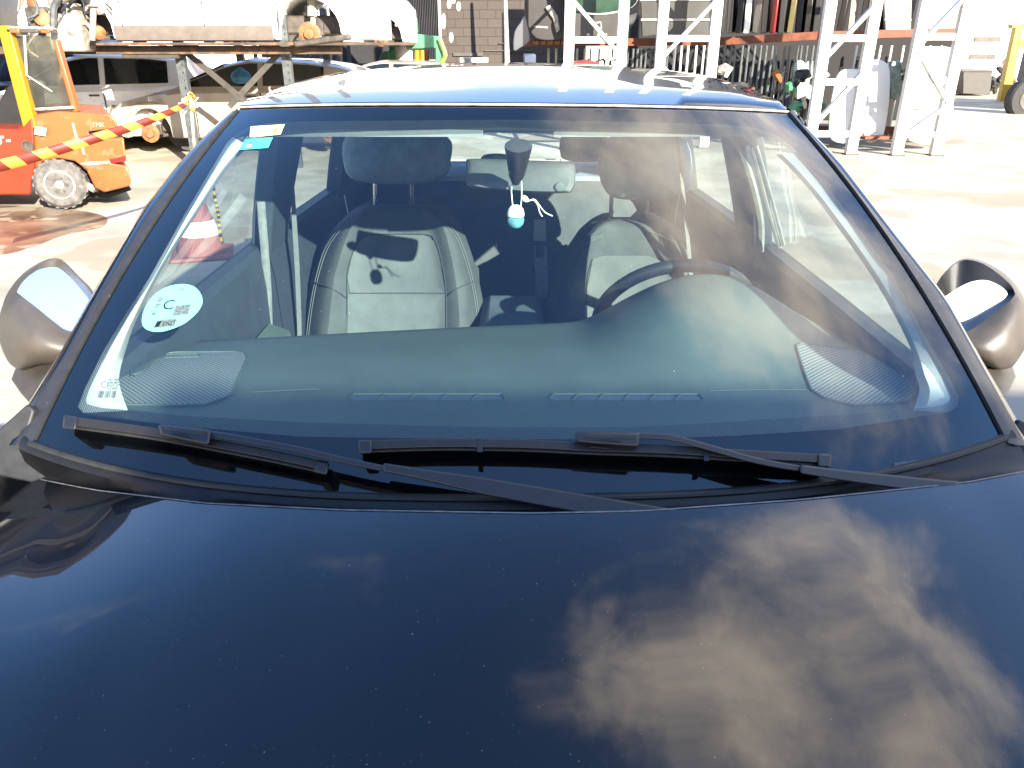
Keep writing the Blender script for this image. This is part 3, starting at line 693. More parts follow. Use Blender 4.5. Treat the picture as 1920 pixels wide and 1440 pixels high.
# rear shelf, tailgate, rear window, floor
g = MB(); g.obox((0, 3.50, 1.02), 1.2, .42, .03); g.build('parcel_shelf', darkfab, car, bevel=.01)
g = MB(); g.box((-.60, 3.72, .35), (.60, 3.86, 1.035)); g.build('tailgate', paint, car, bevel=.03)
g = MB(); g.prism([Vector((-.56, 3.74, 1.03)), Vector((-.44, 3.60, 1.36)), Vector((-.60, 3.55, 1.36)), Vector((-.70, 3.70, 1.03))], (0, .06, 0)); g.prism([Vector((.56, 3.74, 1.03)), Vector((.44, 3.60, 1.36)), Vector((.60, 3.55, 1.36)), Vector((.70, 3.70, 1.03))], (0, .06, 0)); g.build('rear_window_frame', darkfab, car, bevel=.01)
g = MB(); g.grid([[Vector((-.54, 3.77, 1.04)), Vector((.54, 3.77, 1.04))], [Vector((-.44, 3.62, 1.37)), Vector((.44, 3.62, 1.37))]]); g.build('rear_window', sideglass, car)
g = MB(); g.box((-.80, .9, .24), (.80, 3.8, .30)); g.build('floor_pan', dark, car)
g = MB(); g.box((-.70, .90, .30), (.70, .96, .94)); g.build('bulkhead', dark, car)
g = MB(); g.obox((0, 2.0, .62), .20, .9, .34); g.build('centre_console', dark, car, bevel=.03)
for sx in (-.74, .74):
    for yy in (.45, 3.15):
        g = MB(); g.lathe((sx - .1 if sx > 0 else sx - .1, yy, .32), (1, 0, 0), [(.20, 0), (.30, .005), (.32, .03), (.32, .17), (.30, .195), (.20, .2)], 32); wv = g.build('wheel', rubber, car)
        g = MB(); g.lathe((sx - .1 if sx > 0 else sx - .1, yy, .32), (1, 0, 0), [(.05, .0), (.2, .002), (.2, .198), (.05, .2)], 24); g.build('rim', chrome, wv)
# ---- interior mirror
g = MB(); pl = spline([(874, 305), (880, 298), (930, 298), (975, 300), (1040, 302), (1068, 305), (1078, 312), (1079, 340), (1074, 356), (1062, 362), (1000, 362), (930, 357), (885, 352), (874, 342)], 3, True); cx, cy_ = 976, 330; rows = []
for f, dy in ((.02, -.018), (.6, -.017), (.88, -.012), (.97, -.002), (1, .012), (.96, .022), (.02, .024)): rows.append([P(lerp(cx, x, f), lerp(cy_, y, f), Y=1.63 + dy + (330 - lerp(cy_, y, f)) * .00072 - (lerp(cx, x, f) - 976) * .00033) for x, y in pl])
g.grid(rows, closed=True, cap=True); im = g.build('interior_mirror', pm('mirror_back_plastic', (.072, .080, .074), .55, var=.08, vs=30, bump=.6, bs=500), car)
g = MB(); g.lathe(P(1050, 350, Y=1.572), (0, -1, 0), [(.009, -.004), (.009, .002), (.004, .003)], 16); g.build('mirror_button', dashm, im)
g = MB(); rows = []
for x, y, wx, wy, off in ((972, 273, 26, 13, -.004), (972, 276, 26, 14, -.012), (971, 300, 21, 12, -.075), (969, 328, 15, 10, -.125), (967, 343, 7, 5, -.135)):
    q = WS(972, 273, -.004); d0 = (q - CAM).y * CP - (q - CAM).z * SP; rows.append([P(x + wx * math.cos(a), y + wy * math.sin(a), d=d0 - off) for a in [2 * math.pi * k / 20 for k in range(20)]])
g.grid(rows, closed=True, cap=True); g.build('mirror_stalk', blackpl, im)
# ---- stickers on the glass
def txt(s, org, ux, vx, hit, mat, name, root, size=1.0):
    """ux, vx: pixel vectors of one em to the right / up, laid on the surface"""
    cu = bpy.data.curves.new('t', 'FONT'); cu.body = s; cu.size = 1; o = bpy.data.objects.new('t', cu); C.objects.link(o)
    dg = bpy.context.evaluated_depsgraph_get(); me = o.evaluated_get(dg).to_mesh(); g = MB()
    for v in me.vertices:
        a, b = v.co.x, v.co.y; g.pt(hit(org[0] + ux[0] * a + vx[0] * b, org[1] + ux[1] * a + vx[1] * b))
    for p in me.polygons: g.face(p.vertices)
    o.evaluated_get(dg).to_mesh_clear(); bpy.data.objects.remove(o)
    return g.build(name, mat, root, smooth=False)
cyan = pm('sticker_cyan', (.12, .40, .40), .5, var=.04, vs=20); ink = pm('ink_teal', (.003, .010, .012), .9, spec=.1, var=.1); inkg = pm('ink_grey', (.075, .10, .10), .9, spec=.1, var=.5, vs=300)
beige = pm('ink_beige', (.08, .065, .035), .6, var=.3, vs=160)
ell = [(380, 565), (376, 550), (365, 538), (350, 533), (333, 533), (312, 538), (292, 550), (277, 567), (268, 587), (266, 603), (270, 614), (283, 621), (303, 622), (325, 616), (347, 606), (364, 592), (375, 579)]
st = patch(hitW(.0012), ell, 8, 3, True).build('round_windscreen_sticker', cyan, windscreen, label='pale cyan round sticker low on the windscreen')
H2 = hitW(.0020)
txt('C', (303, 581), (33, -3), (5.5, -25), H2, ink, 'sticker_lettering', st)
patch(H2, [(342, 572), (358, 570), (352, 589), (323, 592), (330, 573)], 2).build('sticker_panel', inkg, st)
patch(H2, [(295, 601), (331, 597), (326, 611), (287, 615)], 2).build('sticker_panel', inkg, st)
txt('DGT', (304, 610.5), (12.5, -1.3), (3, -10.5), hitW(.0028), ink, 'sticker_lettering', st)
patch(hitW(.0028), [(295, 603), (303, 601), (298, 612), (290, 613)], 1).build('sticker_emblem', ink, st)
g = MB()
for k in range(13):
    if k in (4, 8): continue
    f = k / 13; x, y = lerp(303, 286, f), lerp(556, 592, f); hgt = 1.3 + (k * 7 % 3) * .4
    b = len(g.v)
    for dx, dy in ((-5, .6), (4, -.4), (4 - .5, hgt - .4), (-5.5, hgt + .6)): g.pt(H2(x + dx, y + dy))
    g.face((b, b + 1, b + 2, b + 3))
g.build('sticker_barcode', beige, st, smooth=False)
txt('11 10002', (327, 546), (5.2, -.6), (1.4, -5.5), H2, beige, 'sticker_lettering', st)
ys = patch(hitW(.0012), [(470, 237), (534, 233), (526, 252), (478, 257), (468, 257)], 4).build('inspection_sticker', pm('sticker_yellow', (.62, .60, .20), .5, var=.05), windscreen, label='yellow rectangular sticker in the top corner')
txt('ITV', (484, 248), (6.5, -.5), (1.2, -7), H2, inkg, 'sticker_lettering', ys)
patch(H2, [(515, 240), (521, 239), (518, 248), (511, 250)], 1).build('sticker_panel', pm('sticker_gold', (.6, .5, .06), .5), ys)
ts = patch(hitW(.0012), [(460, 261), (512, 257), (503, 277), (448, 281)], 4).build('inspection_sticker', pm('sticker_teal', (.05, .50, .44), .5, var=.06), windscreen, label='teal rectangular sticker in the top corner')
txt('ITV', (466, 269), (5.5, -.5), (1.2, -6), H2, ink, 'sticker_lettering', ts); txt('26', (489, 273), (11, -.9), (2.2, -10), H2, inkg, 'sticker_lettering', ts)
patch(H2, [(463, 271.5), (472, 270.5), (470, 275.5), (461, 276.5)], 1).build('sticker_panel', pm('sticker_red', (.6, .15, .12), .5), ts)
# etched glass marking and barcode in the corner
g = MB()
for k in range(16):
    if k in (5, 11): continue
    x = 183 + k * 2.1; b = len(g.v); wq = .7 + (k % 3) * .25
    for dx, dy in ((3, 0), (3 + wq, 0), (wq, 13), (0, 13)): g.pt(WS(x + dx, 733 + dy, .0015))
    g.face((b, b + 1, b + 2, b + 3))
g.build('glass_barcode', ink, windscreen, smooth=False)
for k, s_ in enumerate(('AS1 43R', '43R-001', 'DOT 27', 'E2 AS2')): txt(s_, (201, 714 + 5.5 * k), (6.5, -.2), (1.6, -5.5), hitW(.0015), ink, 'glass_marking', windscreen)
g = MB(); ring = [(196 + 6 * math.cos(a), 721 + 6 * math.sin(a)) for a in [k * .52 for k in range(12)]]; line(hitW(.0015), ring, .0003, 2, True, g); g.build('glass_marking', ink, windscreen)
patch(hitW(.0012), [(1676, 868), (1724, 862), (1722, 869), (1676, 876)], 2).build('serial_plate', pm('plate_pale', (.03, .05, .055), .5, var=.5, vs=300), windscreen)
# ---- wipers
def strip(a, b, off, th, name, mat, root, n=5, bev=.0015):
    a = dense(a, n); b = dense(b, n); g = MB(); rows = []
    for (x1, y1), (x2, y2) in zip(a, b): rows.append([WS(x1, y1, off), WS(x2, y2, off), WS(x2, y2, off - th), WS(x1, y1, off - th)])
    g.grid(rows, closed=True, cap=True); return g.build(name, mat, root, bevel=bev)
wm = pm('wiper_blade', (.0105, .008, .0068), .5, var=.25, vs=30, bump=.3, bs=600, spots=((.045, .036, .028), 40, .66, .5)); wa = pm('wiper_arm', (.0095, .0095, .0105), .42, var=.15, vs=30, bump=.15, bs=1500)
def off2(poly, d):
    o = []
    for i, p in enumerate(poly):
        a, b = poly[max(0, i - 1)], poly[min(len(poly) - 1, i + 1)]; tx, ty = b[0] - a[0], b[1] - a[1]; l = math.hypot(tx, ty); o.append((p[0] - ty / l * d, p[1] + tx / l * d))
    return o
def wiper(cl, wpx, conn, arm, armw, big_up, big_lo, clip, cx_):
    root = sub_root('wiper'); cl = spline(cl, 4)
    strip(off2(cl, -wpx * .5), off2(cl, wpx * .22), .030, .010, 'blade_spoiler', wm, root, 1)
    strip(off2(cl, wpx * .22), off2(cl, wpx * .5), .024, .008, 'blade_lip', rubber, root, 1)
    strip(off2(cl, wpx * .05), off2(cl, wpx * .20), .020, .018, 'wiping_rubber', rubber, root, 1)
    for e, sgn in ((0, 1), (-1, -1)):
        p = cl[e]; q = cl[e + sgn * 2] if e == 0 else cl[e - 2]; ll = math.hypot(q[0] - p[0], q[1] - p[1]); ux, uy = (q[0] - p[0]) / ll, (q[1] - p[1]) / ll
        st_ = [(p[0] - ux * 4, p[1] - uy * 4), (p[0] + ux * 22, p[1] + uy * 22)]; h = wpx * .56
        strip([(x + uy * h * sgn, y - ux * h * sgn) for x, y in st_], [(x - uy * h * sgn, y + ux * h * sgn) for x, y in st_], .033, .022, 'end_cap', wa, root, 3, .003)
    x0, y0, x1, y1, hh = conn
    strip([(x0, y0), (x1, y1)], [(x0 + 4, y0 + hh * .75), (x1 - 3, y1 + hh)], .046, .022, 'connector', wa, root, 4, .004)
    strip([(x0 + 17, y0 + 5), (x1 - 10, y1 + 5)], [(x0 + 17, y0 + 11), (x1 - 12, y1 + 12)],   .0465, .003, 'connector_slot', rubber, root, 2, 0)
    strip([(x0 + 25, y0 + 16), ((x0 + x1) / 2, (y0 + y1) / 2 + 13), (x1 - 35, y1 + 17)], [(x0 + 25, y0 + 17), ((x0 + x1) / 2, (y0 + y1) / 2 + 19), (x1 - 35, y1 + 18)], .0470, .003, 'connector_cap', blackpl, root, 3, 0)
    strip([(x0 + 30, y0 + hh * .9), (x0 + 62, y0 + hh)], [(x0 + 30, y0 + hh * 1.08), (x0 + 62, y0 + hh * 1.2)], .035, .006, 'connector_clip', wm, root, 2, .001)
    for cxx in clip:
        i = min(range(len(cl)), key=lambda k: abs(cl[k][0] - cxx)); px_, py_ = cl[i]
        strip([(px_ - 5, py_ - wpx * .56), (px_ + 5, py_ - wpx * .56)], [(px_ - 5, py_ + wpx * .6), (px_ + 5, py_ + wpx * .6)], .0315, .014, 'blade_clip', wa, root, 2, .001)
    A = spline(arm, 4); strip(off2(A, -armw / 2), off2(A, armw / 2), .040, .012, 'wiper_arm', wa, root, 1, .002)
    strip(big_up, big_lo, .048, .022, 'wiper_arm_root', wa, root, 4, .003)
wiper([(122, 791), (200, 801), (310, 817), (430, 840), (530, 860), (612, 878)], 23, (296, 795, 396, 806, 30), [(380, 812), (430, 819), (480, 828), (560, 843), (640, 862), (722, 879)], 12, [(718, 868), (780, 877), (914, 896), (1080, 923), (1300, 960)], [(718, 885), (780, 897), (914, 930), (1080, 962), (1300, 1010)], (), 0)
wiper([(676, 838), (800, 834), (900, 834), (1000, 836), (1100, 841), (1250, 846), (1400, 855), (1555, 864)], 23, (1077, 809, 1201, 811, 28), [(1190, 817), (1225, 818), (1265, 822), (1340, 842), (1420, 864), (1502, 879)], 12, [(1500, 871), (1575, 880), (1700, 893), (1800, 903)], [(1500, 888), (1556, 898), (1717, 922), (1780, 930)], (900, 1342), 0)
# ---- door mirrors
def door_mirror(rim, glassp, loops, base, ctr, gY, sgn, gmat):
    root = sub_root('door_mirror'); g = MB(); K = 40
    def rs(poly):
        p = spline(poly, 5, True); return [p[int(i * len(p) / K)] for i in range(K)]
    rows = [[P(x, y, Y=Y) for x, y, Y in rs(l)] for l in loops]
    g.grid(rows, closed=True); 
    c_ = sum(rows[-1], Vector()) / K; b = len(g.v) - K; ci = g.pt(c_)
    for i in range(K): g.face((b + i, b + (i + 1) % K, ci))
    g.build('mirror_housing', greypl, root, sub=2)
    g = MB(); r0 = [P(x, y, Y=Y) for x, y, Y in rs(rim)]; r1 = [P(x, y, Y=Y) for x, y, Y in rs(glassp)]
    g.grid([r0, r1], closed=True); g.build('mirror_rim', greypl if sgn < 0 else blackpl, root)
    g = MB(); b = [g.pt(P(x, y, Y=Y)) for x, y, Y in rs(glassp)]; g.face(b[::-1]); g.build('mirror_glass', gmat, root, smooth=False)
    g = MB(); rows = [[P(x, y, Y=Y) for x, y, Y in l] for l in base]; g.grid(rows, closed=True, cap=True); g.build('mirror_foot', greypl, root, bevel=.006)
def gplane(poly, p0, nrm):
    o = []
    for x, y in poly:
        d = D(x, y); k = (Vector(p0) - CAM).dot(nrm) / d.dot(nrm); o.append((x, y, (CAM + d * k).y))
    return o
lgp = [(33, 545), (47, 524), (72, 506), (98, 501), (110, 503), (128, 517), (166, 556), (157, 598), (132, 621), (98, 600), (66, 574), (38, 553)]
glA = gplane(lgp, P(90, 560, Y=1.42), Vector((.43, -.75, .50)).normalized())
door_mirror([(29, 544, 1.43), (44, 518, 1.45), (78, 493, 1.46), (104, 486, 1.46), (118, 491, 1.45), (142, 518, 1.43), (175, 556, 1.40), (165, 600, 1.38), (135, 626, 1.35), (100, 604, 1.36), (65, 575, 1.38), (35, 552, 1.41)], glA,
    [[(29, 544, 1.43), (44, 518, 1.45), (78, 493, 1.46), (104, 486, 1.46), (118, 491, 1.45), (142, 518, 1.43), (175, 556, 1.40), (165, 600, 1.38), (135, 626, 1.35), (100, 604, 1.36), (65, 575, 1.38), (35, 552, 1.41)],
     [(20, 548, 1.45), (40, 515, 1.49), (76, 490, 1.51), (105, 483, 1.51), (122, 490, 1.50), (146, 516, 1.48), (180, 556, 1.44), (172, 620, 1.36), (140, 650, 1.32), (95, 636, 1.31), (50, 608, 1.32), (20, 575, 1.38)],
     [(10, 556, 1.47), (38, 517, 1.53), (76, 492, 1.56), (105, 486, 1.56), (122, 493, 1.55), (148, 518, 1.53), (182, 560, 1.47), (172, 640, 1.38), (132, 668, 1.32), (85, 668, 1.30), (34, 662, 1.31), (0, 605, 1.38)],
     [(6, 564, 1.50), (38, 522, 1.58), (76, 498, 1.61), (105, 493, 1.61), (122, 500, 1.61), (150, 525, 1.59), (180, 570, 1.52), (168, 652, 1.42), (120, 684, 1.36), (70, 691, 1.35), (22, 704, 1.36), (-8, 640, 1.43)],
     [(30, 590, 1.58), (50, 560, 1.62), (76, 540, 1.66), (100, 535, 1.66), (120, 540, 1.66), (140, 555, 1.64), (160, 590, 1.60), (150, 630, 1.52), (110, 665, 1.46), (72, 672, 1.45), (35, 670, 1.46), (15, 630, 1.50)]],
    [[(26, 690, 1.44), (84, 665, 1.42), (140, 650, 1.42), (96, 690, 1.50)], [(18, 712, 1.40), (80, 692, 1.36), (140, 672, 1.34), (96, 715, 1.46)], [(36, 738, 1.32), (70, 722, 1.29), (120, 700, 1.28), (90, 735, 1.38)], [(52, 756, 1.26), (66, 748, 1.24), (90, 738, 1.24), (74, 748, 1.30)]], None, 0, -1, mirrorm)
rgp = [(1769, 561), (1780, 551), (1793, 542), (1819, 529), (1847, 525), (1870, 533), (1886, 545), (1887, 556), (1863, 577), (1814, 606), (1800, 612), (1780, 590)]
grA = gplane(rgp, P(1830, 565, Y=1.48), Vector((-.45, -.875, .19)).normalized())
rr0 = [(1755, 536, 1.48), (1774, 509, 1.51), (1800, 490, 1.53), (1822, 488, 1.53), (1850, 498, 1.52), (1880, 520, 1.49), (1899, 540, 1.46), (1900, 558, 1.43), (1862, 588, 1.42), (1810, 624, 1.40), (1785, 600, 1.43), (1760, 560, 1.46)]
door_mirror(rr0, grA, [rr0,
     [(1752, 540, 1.51), (1774, 506, 1.55), (1800, 486, 1.57), (1824, 484, 1.57), (1854, 494, 1.55), (1888, 516, 1.51), (1910, 545, 1.46), (1914, 574, 1.41), (1878, 618, 1.37), (1822, 646, 1.37), (1785, 620, 1.43), (1760, 570, 1.49)],
     [(1754, 542, 1.54), (1776, 508, 1.59), (1802, 488, 1.62), (1826, 486, 1.62), (1858, 496, 1.60), (1893, 520, 1.56), (1920, 556, 1.50), (1930, 610, 1.42), (1892, 660, 1.36), (1838, 674, 1.36), (1795, 634, 1.44), (1765, 575, 1.51)],
     [(1762, 548, 1.58), (1782, 518, 1.66), (1804, 498, 1.68), (1826, 496, 1.68), (1858, 506, 1.66), (1895, 528, 1.62), (1925, 570, 1.56), (1934, 645, 1.46), (1900, 703, 1.39), (1848, 690, 1.40), (1802, 642, 1.47), (1772, 582, 1.54)],
     [(1790, 570, 1.64), (1800, 550, 1.70), (1812, 540, 1.72), (1826, 538, 1.72), (1848, 545, 1.71), (1870, 560, 1.68), (1890, 590, 1.62), (1895, 630, 1.54), (1880, 670, 1.48), (1850, 668, 1.48), (1820, 635, 1.54), (1800, 600, 1.60)]],
    [[(1790, 650, 1.48), (1850, 672, 1.46), (1902, 685, 1.46), (1860, 690, 1.54)], [(1800, 680, 1.42), (1852, 694, 1.39), (1908, 706, 1.40), (1866, 715, 1.50)], [(1830, 712, 1.33), (1864, 722, 1.31), (1898, 728, 1.32), (1868, 730, 1.40)], [(1862, 738, 1.27), (1874, 742, 1.25), (1888, 746, 1.25), (1874, 748, 1.32)]], None, 0, 1, mirrorm)

# ---- air freshener hanging from the mirror
af = thing('air_freshener', 'small round white and pale blue bauble hanging on a cord below the inside mirror', 'air freshener', P(968, 430, Y=1.56))
Yf = 1.565; cord = pm('cord_cream', (.62, .60, .50), .8, var=.1)
g = MB(); cc = P(967, 403, Y=Yf); g.lathe(cc, (0, 0, 1), [(.0035, .0205), (.010, .0185), (.0150, .0125), (.0172, .005), (.0175, 0), (.0172, -.002), (.005, -.002)], 24); g.build('cap', pm('cap_cream', (.75, .72, .62), .4, var=.03), af)
g = MB(); cc = P(967, 412, Y=Yf); g.lathe(cc, (0, 0, 1), [(.0165, .006), (.0175, 0), (.0160, -.008), (.011, -.0145), (.004, -.0175)], 24)
liq = pm('liquid_blue', (.15, .42, .50), .05, var=.3, vs=60); liq.node_tree.nodes['Principled BSDF'].inputs['Transmission Weight'].default_value = .35
g.build('liquid_bulb', liq, af)
g = MB(); g.tube([P(x, y, Y=Yf) for x, y in spline([(962, 392), (960, 372), (959, 355), (962, 338), (968, 330)], 4)], .0012, 6); g.tube([P(x, y, Y=Yf) for x, y in spline([(976, 392), (978, 370), (978, 350), (977, 338), (970, 330)], 4)], .0012, 6); g.build('cord', cord, af)
g = MB(); a, b = P(979, 367, Y=Yf), P(990, 378, Y=Yf); g.tube([lerp(a, b, k / 6) for k in range(7)], [.002, .0045, .0056, .006, .0056, .0045, .002], 10); g.build('bead', cord, af)
g = MB(); g.tube([P(x, y, Y=Yf) for x, y in spline([(990, 377), (1000, 375), (1008, 384), (1012, 398), (1017, 406)], 4)], .0013, 6); g.tube([P(x, y, Y=Yf) for x, y in spline([(990, 377), (1002, 374), (1012, 386), (1022, 398), (1036, 405)], 4)], .0013, 6); g.build('cord_tail', cord, af)
# ================================================================ THE YARD
m_orange = pm('orange_paint', (.26, .070, .018), .45, var=.12, vs=3, spots=((.26, .14, .07), 14, .60, .4))
m_orange_shade = pm('orange_paint_shade', (.20, .022, .006), .45, var=.12, vs=3)  # forklift orange with the shade on its side put into the colour
m_yelor = pm('yellow_orange_paint', (.36, .16, .004), .45, var=.08, vs=3)
m_steel = pm('galvanised_steel', (.075, .082, .082), .45, .2, var=.3, vs=12)
m_whitep = pm('white_paint', (.48, .47, .44), .45, var=.06, vs=4, spots=((.30, .17, .08), 9, .68, .7))
m_rust = pm('rusty_beam', (.13, .036, .014), .7, var=.3, vs=6, spots=((.07, .03, .02), 20, .60, .7))
m_tyre = pm('old_tyre', (.035, .032, .03), .9, var=.3, vs=20)
m_black = pm('black_matt', (.006, .0055, .0055), .7, var=.3, vs=9)
m_green = pm('machine_green', (.055, .19, .095), .45, var=.12, vs=6)
m_yellow = pm('yellow_paint', (.34, .20, .005), .45, var=.1, vs=6)
m_red = pm('red_paint', (.22, .012, .010), .35, var=.1, vs=6)
m_dirty = pm('dirty_metal', (.06, .048, .038), .6, .1, var=.4, vs=10)
m_pale = pm('pale_metal', (.30, .27, .22), .5, .1, var=.35, vs=16)
m_disc = pm('rusty_disc', (.20, .085, .030), .6, .1, var=.3, vs=20)
m_winds = pm('dark_window', (.008, .010, .010), .08, 0, .6, var=.3, vs=5)
m_green_gl = pm('green_window', (.025, .05, .032), .08, 0, .6, var=.3, vs=4)
m_trimg = pm('grey_trim', (.050, .044, .038), .6, var=.2, vs=12)
def cpaint(name, c, r=.3): return pm(name, c, r, 0, .5, var=.06, vs=3, coat=.6, spots=((.1, .085, .065), 11, .66, .25))
# ---------- generic scrap car, nose towards -x, near side -y
def scrap_car(label, loc, rz, L=4.25, W=1.72, H=1.45, paintm=None, wheels='wheel', van=False, wx=(.82, 3.45), cladding=None, glass=True, doors=(1.35, 2.35, 3.25), cat='car', group=None, name='parked_car', arch=.37):
    root = thing(name, label, cat, (0, 0, 0), group); hw = W / 2; sill = .24
    if van: top = [(0, .55), (.06, .80), (.25, .92), (.85, 1.04), (1.1, 1.08), (L - .1, 1.10), (L, 1.0)]; gh = [(.95, 1.07), (1.05, 1.12), (1.75, H - .1), (2.0, H), (L - .25, H), (L - .03, H - .1), (L, 1.1)]
    else: top = [(0, .52), (.05, .64), (.25, .74), (.95, .90), (1.15, .93), (L - .5, .97), (L - .08, .93), (L, .82)]; gh = [(1.05, .92), (1.12, .95), (1.85, H - .06), (2.15, H), (3.0, H - .02), (3.5, H - .09), (L - .22, 1.0), (L - .12, .96)]
    xs = sorted(set([L * k / 40 for k in range(41)] + [w_ + d for w_ in wx for d in [arch * math.sin(q * math.pi / 12) for q in range(-6, 7)] if 0 < w_ + d < L]))
    def zb(x):
        for w_ in wx:
            if abs(x - w_) < arch: return max(sill, .30 + math.sqrt(max(0, arch * arch - (x - w_) ** 2)))
        return sill + (.12 * (1 - x / .2) if x < .2 else 0)
    def ww(x): e = abs(2 * x / L - 1); return hw * (1 - .16 * e ** 5)
    rows = []
    for x in xs:
        z0, z1, w_ = zb(x), interp(top, x), ww(x); z0 = min(z0, z1 - .12)
        h = [(0, z0), (w_ * .95, z0), (w_, z0 + .02), (w_ * 1.01, lerp(z0, z1, .45)), (w_ * .985, lerp(z0, z1, .55)), (w_ * .97, lerp(z0, z1, .9)), (w_ * .90, z1), (w_ * .5, z1 + .02), (0, z1 + .028)]
        rows.append([Vector((x, y, z)) for y, z in h] + [Vector((x, -y, z)) for y, z in h[-2:0:-1]])
    g = MB(); g.grid(rows, closed=True, cap=True); body = g.build('body', paintm, root, ang=30)
    xg = [lerp(gh[0][0], gh[-1][0], k / 30) for k in range(31)]; rows = []
    def side(x, f): w_ = ww(x); z0 = interp(top, x) - .005; z = lerp(z0, H, f); return w_ * lerp(.93, .74, f), z
    for x in xg:
        zr = interp(gh, x); z0 = interp(top, x) - .01; f = max(.01, (zr - z0) / (H - z0)); w_ = ww(x); wr = w_ * lerp(.93, .74, f)
        h = [(w_ * .93, z0), (lerp(w_ * .93, wr, .9), lerp(z0, zr, .92)), (wr * .9, zr), (wr * .5, zr + .015), (0, zr + .02)]
        rows.append([Vector((x, y, z)) for y, z in h] + [Vector((x, -y, z)) for y, z in h[-2::-1]])
    g = MB(); g.grid(rows, closed=True, cap=True); cab = g.build('cabin', paintm, root, ang=30)
    if glass:
        gm_ = glass if glass is not True else m_winds
        def pane(x0, x1, sgn, nme='side_window'):
            g = MB(); rows = []
            for k in range(7):
                f = lerp(.07, .90, k / 6); row = []
                for j in range(9):
                    x = lerp(x0, x1, j / 8); zr = interp(gh, x); z0 = interp(top, x); fm = (zr - z0) / (H - z0) * .86; ff = min(f, max(.07, fm)); y, z = side(x, ff); row.append(Vector((x, sgn * (y + .014), z)))
                rows.append(row)
            g.grid(rows); return g.build(nme, gm_, root)
        for sgn in (-1, 1):
            ed = [doors[0] - .05, doors[1] - .04, doors[1] + .04, doors[2] + .02]
            pane(ed[0], ed[1], sgn); 
            if not van: pane(ed[2], ed[3], sgn)
        g = MB(); a, b = (gh[1], gh[2]); rows = []
        for k in range(4):
            f = lerp(.1, .92, k / 3); x = lerp(a[0], b[0], f) - .012; z = lerp(a[1], b[1], f) + .022; w_ = ww(x) * lerp(.86, .68, f); rows.append([Vector((x - .03 * (1 - (j / 4 - 1) ** 2), w_ * (j / 4 - 1), z)) for j in range(9)])
        g.grid(rows); g.build('windscreen', gm_, root)
    if doors:
        for sgn in (-1, 1):
            for x in doors:
                g = MB(); w_ = ww(x); z1 = interp(top, x); g.tube([Vector((x, sgn * (w_ * 1.012), .32)), Vector((x + .01, sgn * w_ * 1.016, lerp(sill, z1, .45))), Vector((x, sgn * w_ * .99, lerp(sill, z1, .9)))], .007, 4)
                g.build('door_seam', m_black, root)
            for x in doors[1:]:
                g = MB(); z = interp(top, x) - .12; g.tube([Vector((x - .20, sgn * (ww(x) * .985 + .014), z)), Vector((x - .06, sgn * (ww(x) * .985 + .02), z))], .014, 6); g.build('door_handle', m_trimg, root)
    if cladding:
        for sgn in (-1, 1):
            g = MB(); x0, x1 = wx[0] + arch + .02, wx[1] - arch - .02; g.grid([[Vector((x, sgn * ww(x) * k, z)) for k, z in ((.97, .22), (1.015, .235), (1.03, .36), (1.012, .40))] for x in [lerp(x0, x1, j / 8) for j in range(9)]]); g.build('sill_cladding', cladding, root)
    for sgn in (-1, 1):
        g = MB(); w_ = ww(.1); g.prism([Vector((.02, sgn * w_ * .55, .56)), Vector((.02, sgn * w_ * .92, .56)), Vector((.10, sgn * w_ * .99, .70)), Vector((.10, sgn * w_ * .6, .68))], (-.012, 0, .002)); g.build('headlight', m_pale, root)
    for w_ in wx:
        for sgn in (-1, 1):
            cy_ = sgn * (hw - .12)
            if wheels == 'wheel':
                g = MB(); g.lathe((w_, cy_ - .09, .31), (0, 1, 0), [(.20, 0), (.29, .003), (.31, .03), (.31, .15), (.29, .177), (.20, .18)], 28); t_ = g.build('wheel', m_tyre, root)
                g = MB(); g.lathe((w_, cy_ - .085, .31), (0, 1, 0), [(.04, -.004), (.19, .0), (.2, .02), (.2, .15), (.19, .17), (.04, .174)], 24); g.build('rim', m_pale, t_)
            elif wheels == 'disc':
                g = MB(); g.lathe((w_, cy_ - .02, .31), (0, sgn, 0), [(.13, 0), (.135, .002), (.135, .02), (.13, .022), (.07, .024), (.06, .06), (.03, .065)], 26); g.build('brake_disc', m_disc, root)
                g = MB(); g.tube([(w_ + .02, cy_ - sgn * .08, .30), (w_ + .03, cy_ - sgn * .14, .66)], .035, 8); g.tube([(w_ + .02, cy_ - sgn * .1, .5), (w_ + .03, cy_ - sgn * .14, .68)], .06, 8); g.build('suspension_strut', m_pale, root)
                g = MB(); g.obox((w_ + .13, cy_ - sgn * .01, .36), .08, .07, .15); g.build('brake_caliper', m_dirty, root, bevel=.01)
                g = MB(); g.tube([(w_ - .2, cy_ - sgn * .35, .26), (w_, cy_ - sgn * .05, .24), (w_ + .22, cy_ - sgn * .35, .27)], .025, 6); g.build('lower_arm', m_dirty, root)
    if wheels != 'wheel':
        for w_ in wx:
            g = MB(); g.box((w_ - arch, -hw + .34, .30), (w_ + arch, hw - .34, .52)); g.build('axle_block', m_dirty, root, bevel=.03)
    root.location = loc; root.rotation_euler = (0, 0, rz); return root
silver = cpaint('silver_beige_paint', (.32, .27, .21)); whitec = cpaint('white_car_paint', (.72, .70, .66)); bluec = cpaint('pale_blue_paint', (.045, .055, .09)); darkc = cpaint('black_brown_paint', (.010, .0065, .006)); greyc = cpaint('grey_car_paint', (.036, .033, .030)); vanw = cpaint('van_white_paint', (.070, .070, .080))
# silver car under the rack (nose to the left, front wheel off)
def gx(x, y, d): return P(x, y, d=d)
w0 = P(245, 290, Y=11.9); scrap_car('beige silver car with its front wheel missing, parked under the rack', (w0.x - .30, 12.75, .0), 0, L=4.45, H=1.32, paintm=silver, wheels='disc', wx=(.62, 3.3), arch=.36, group='scrap cars on the ground')
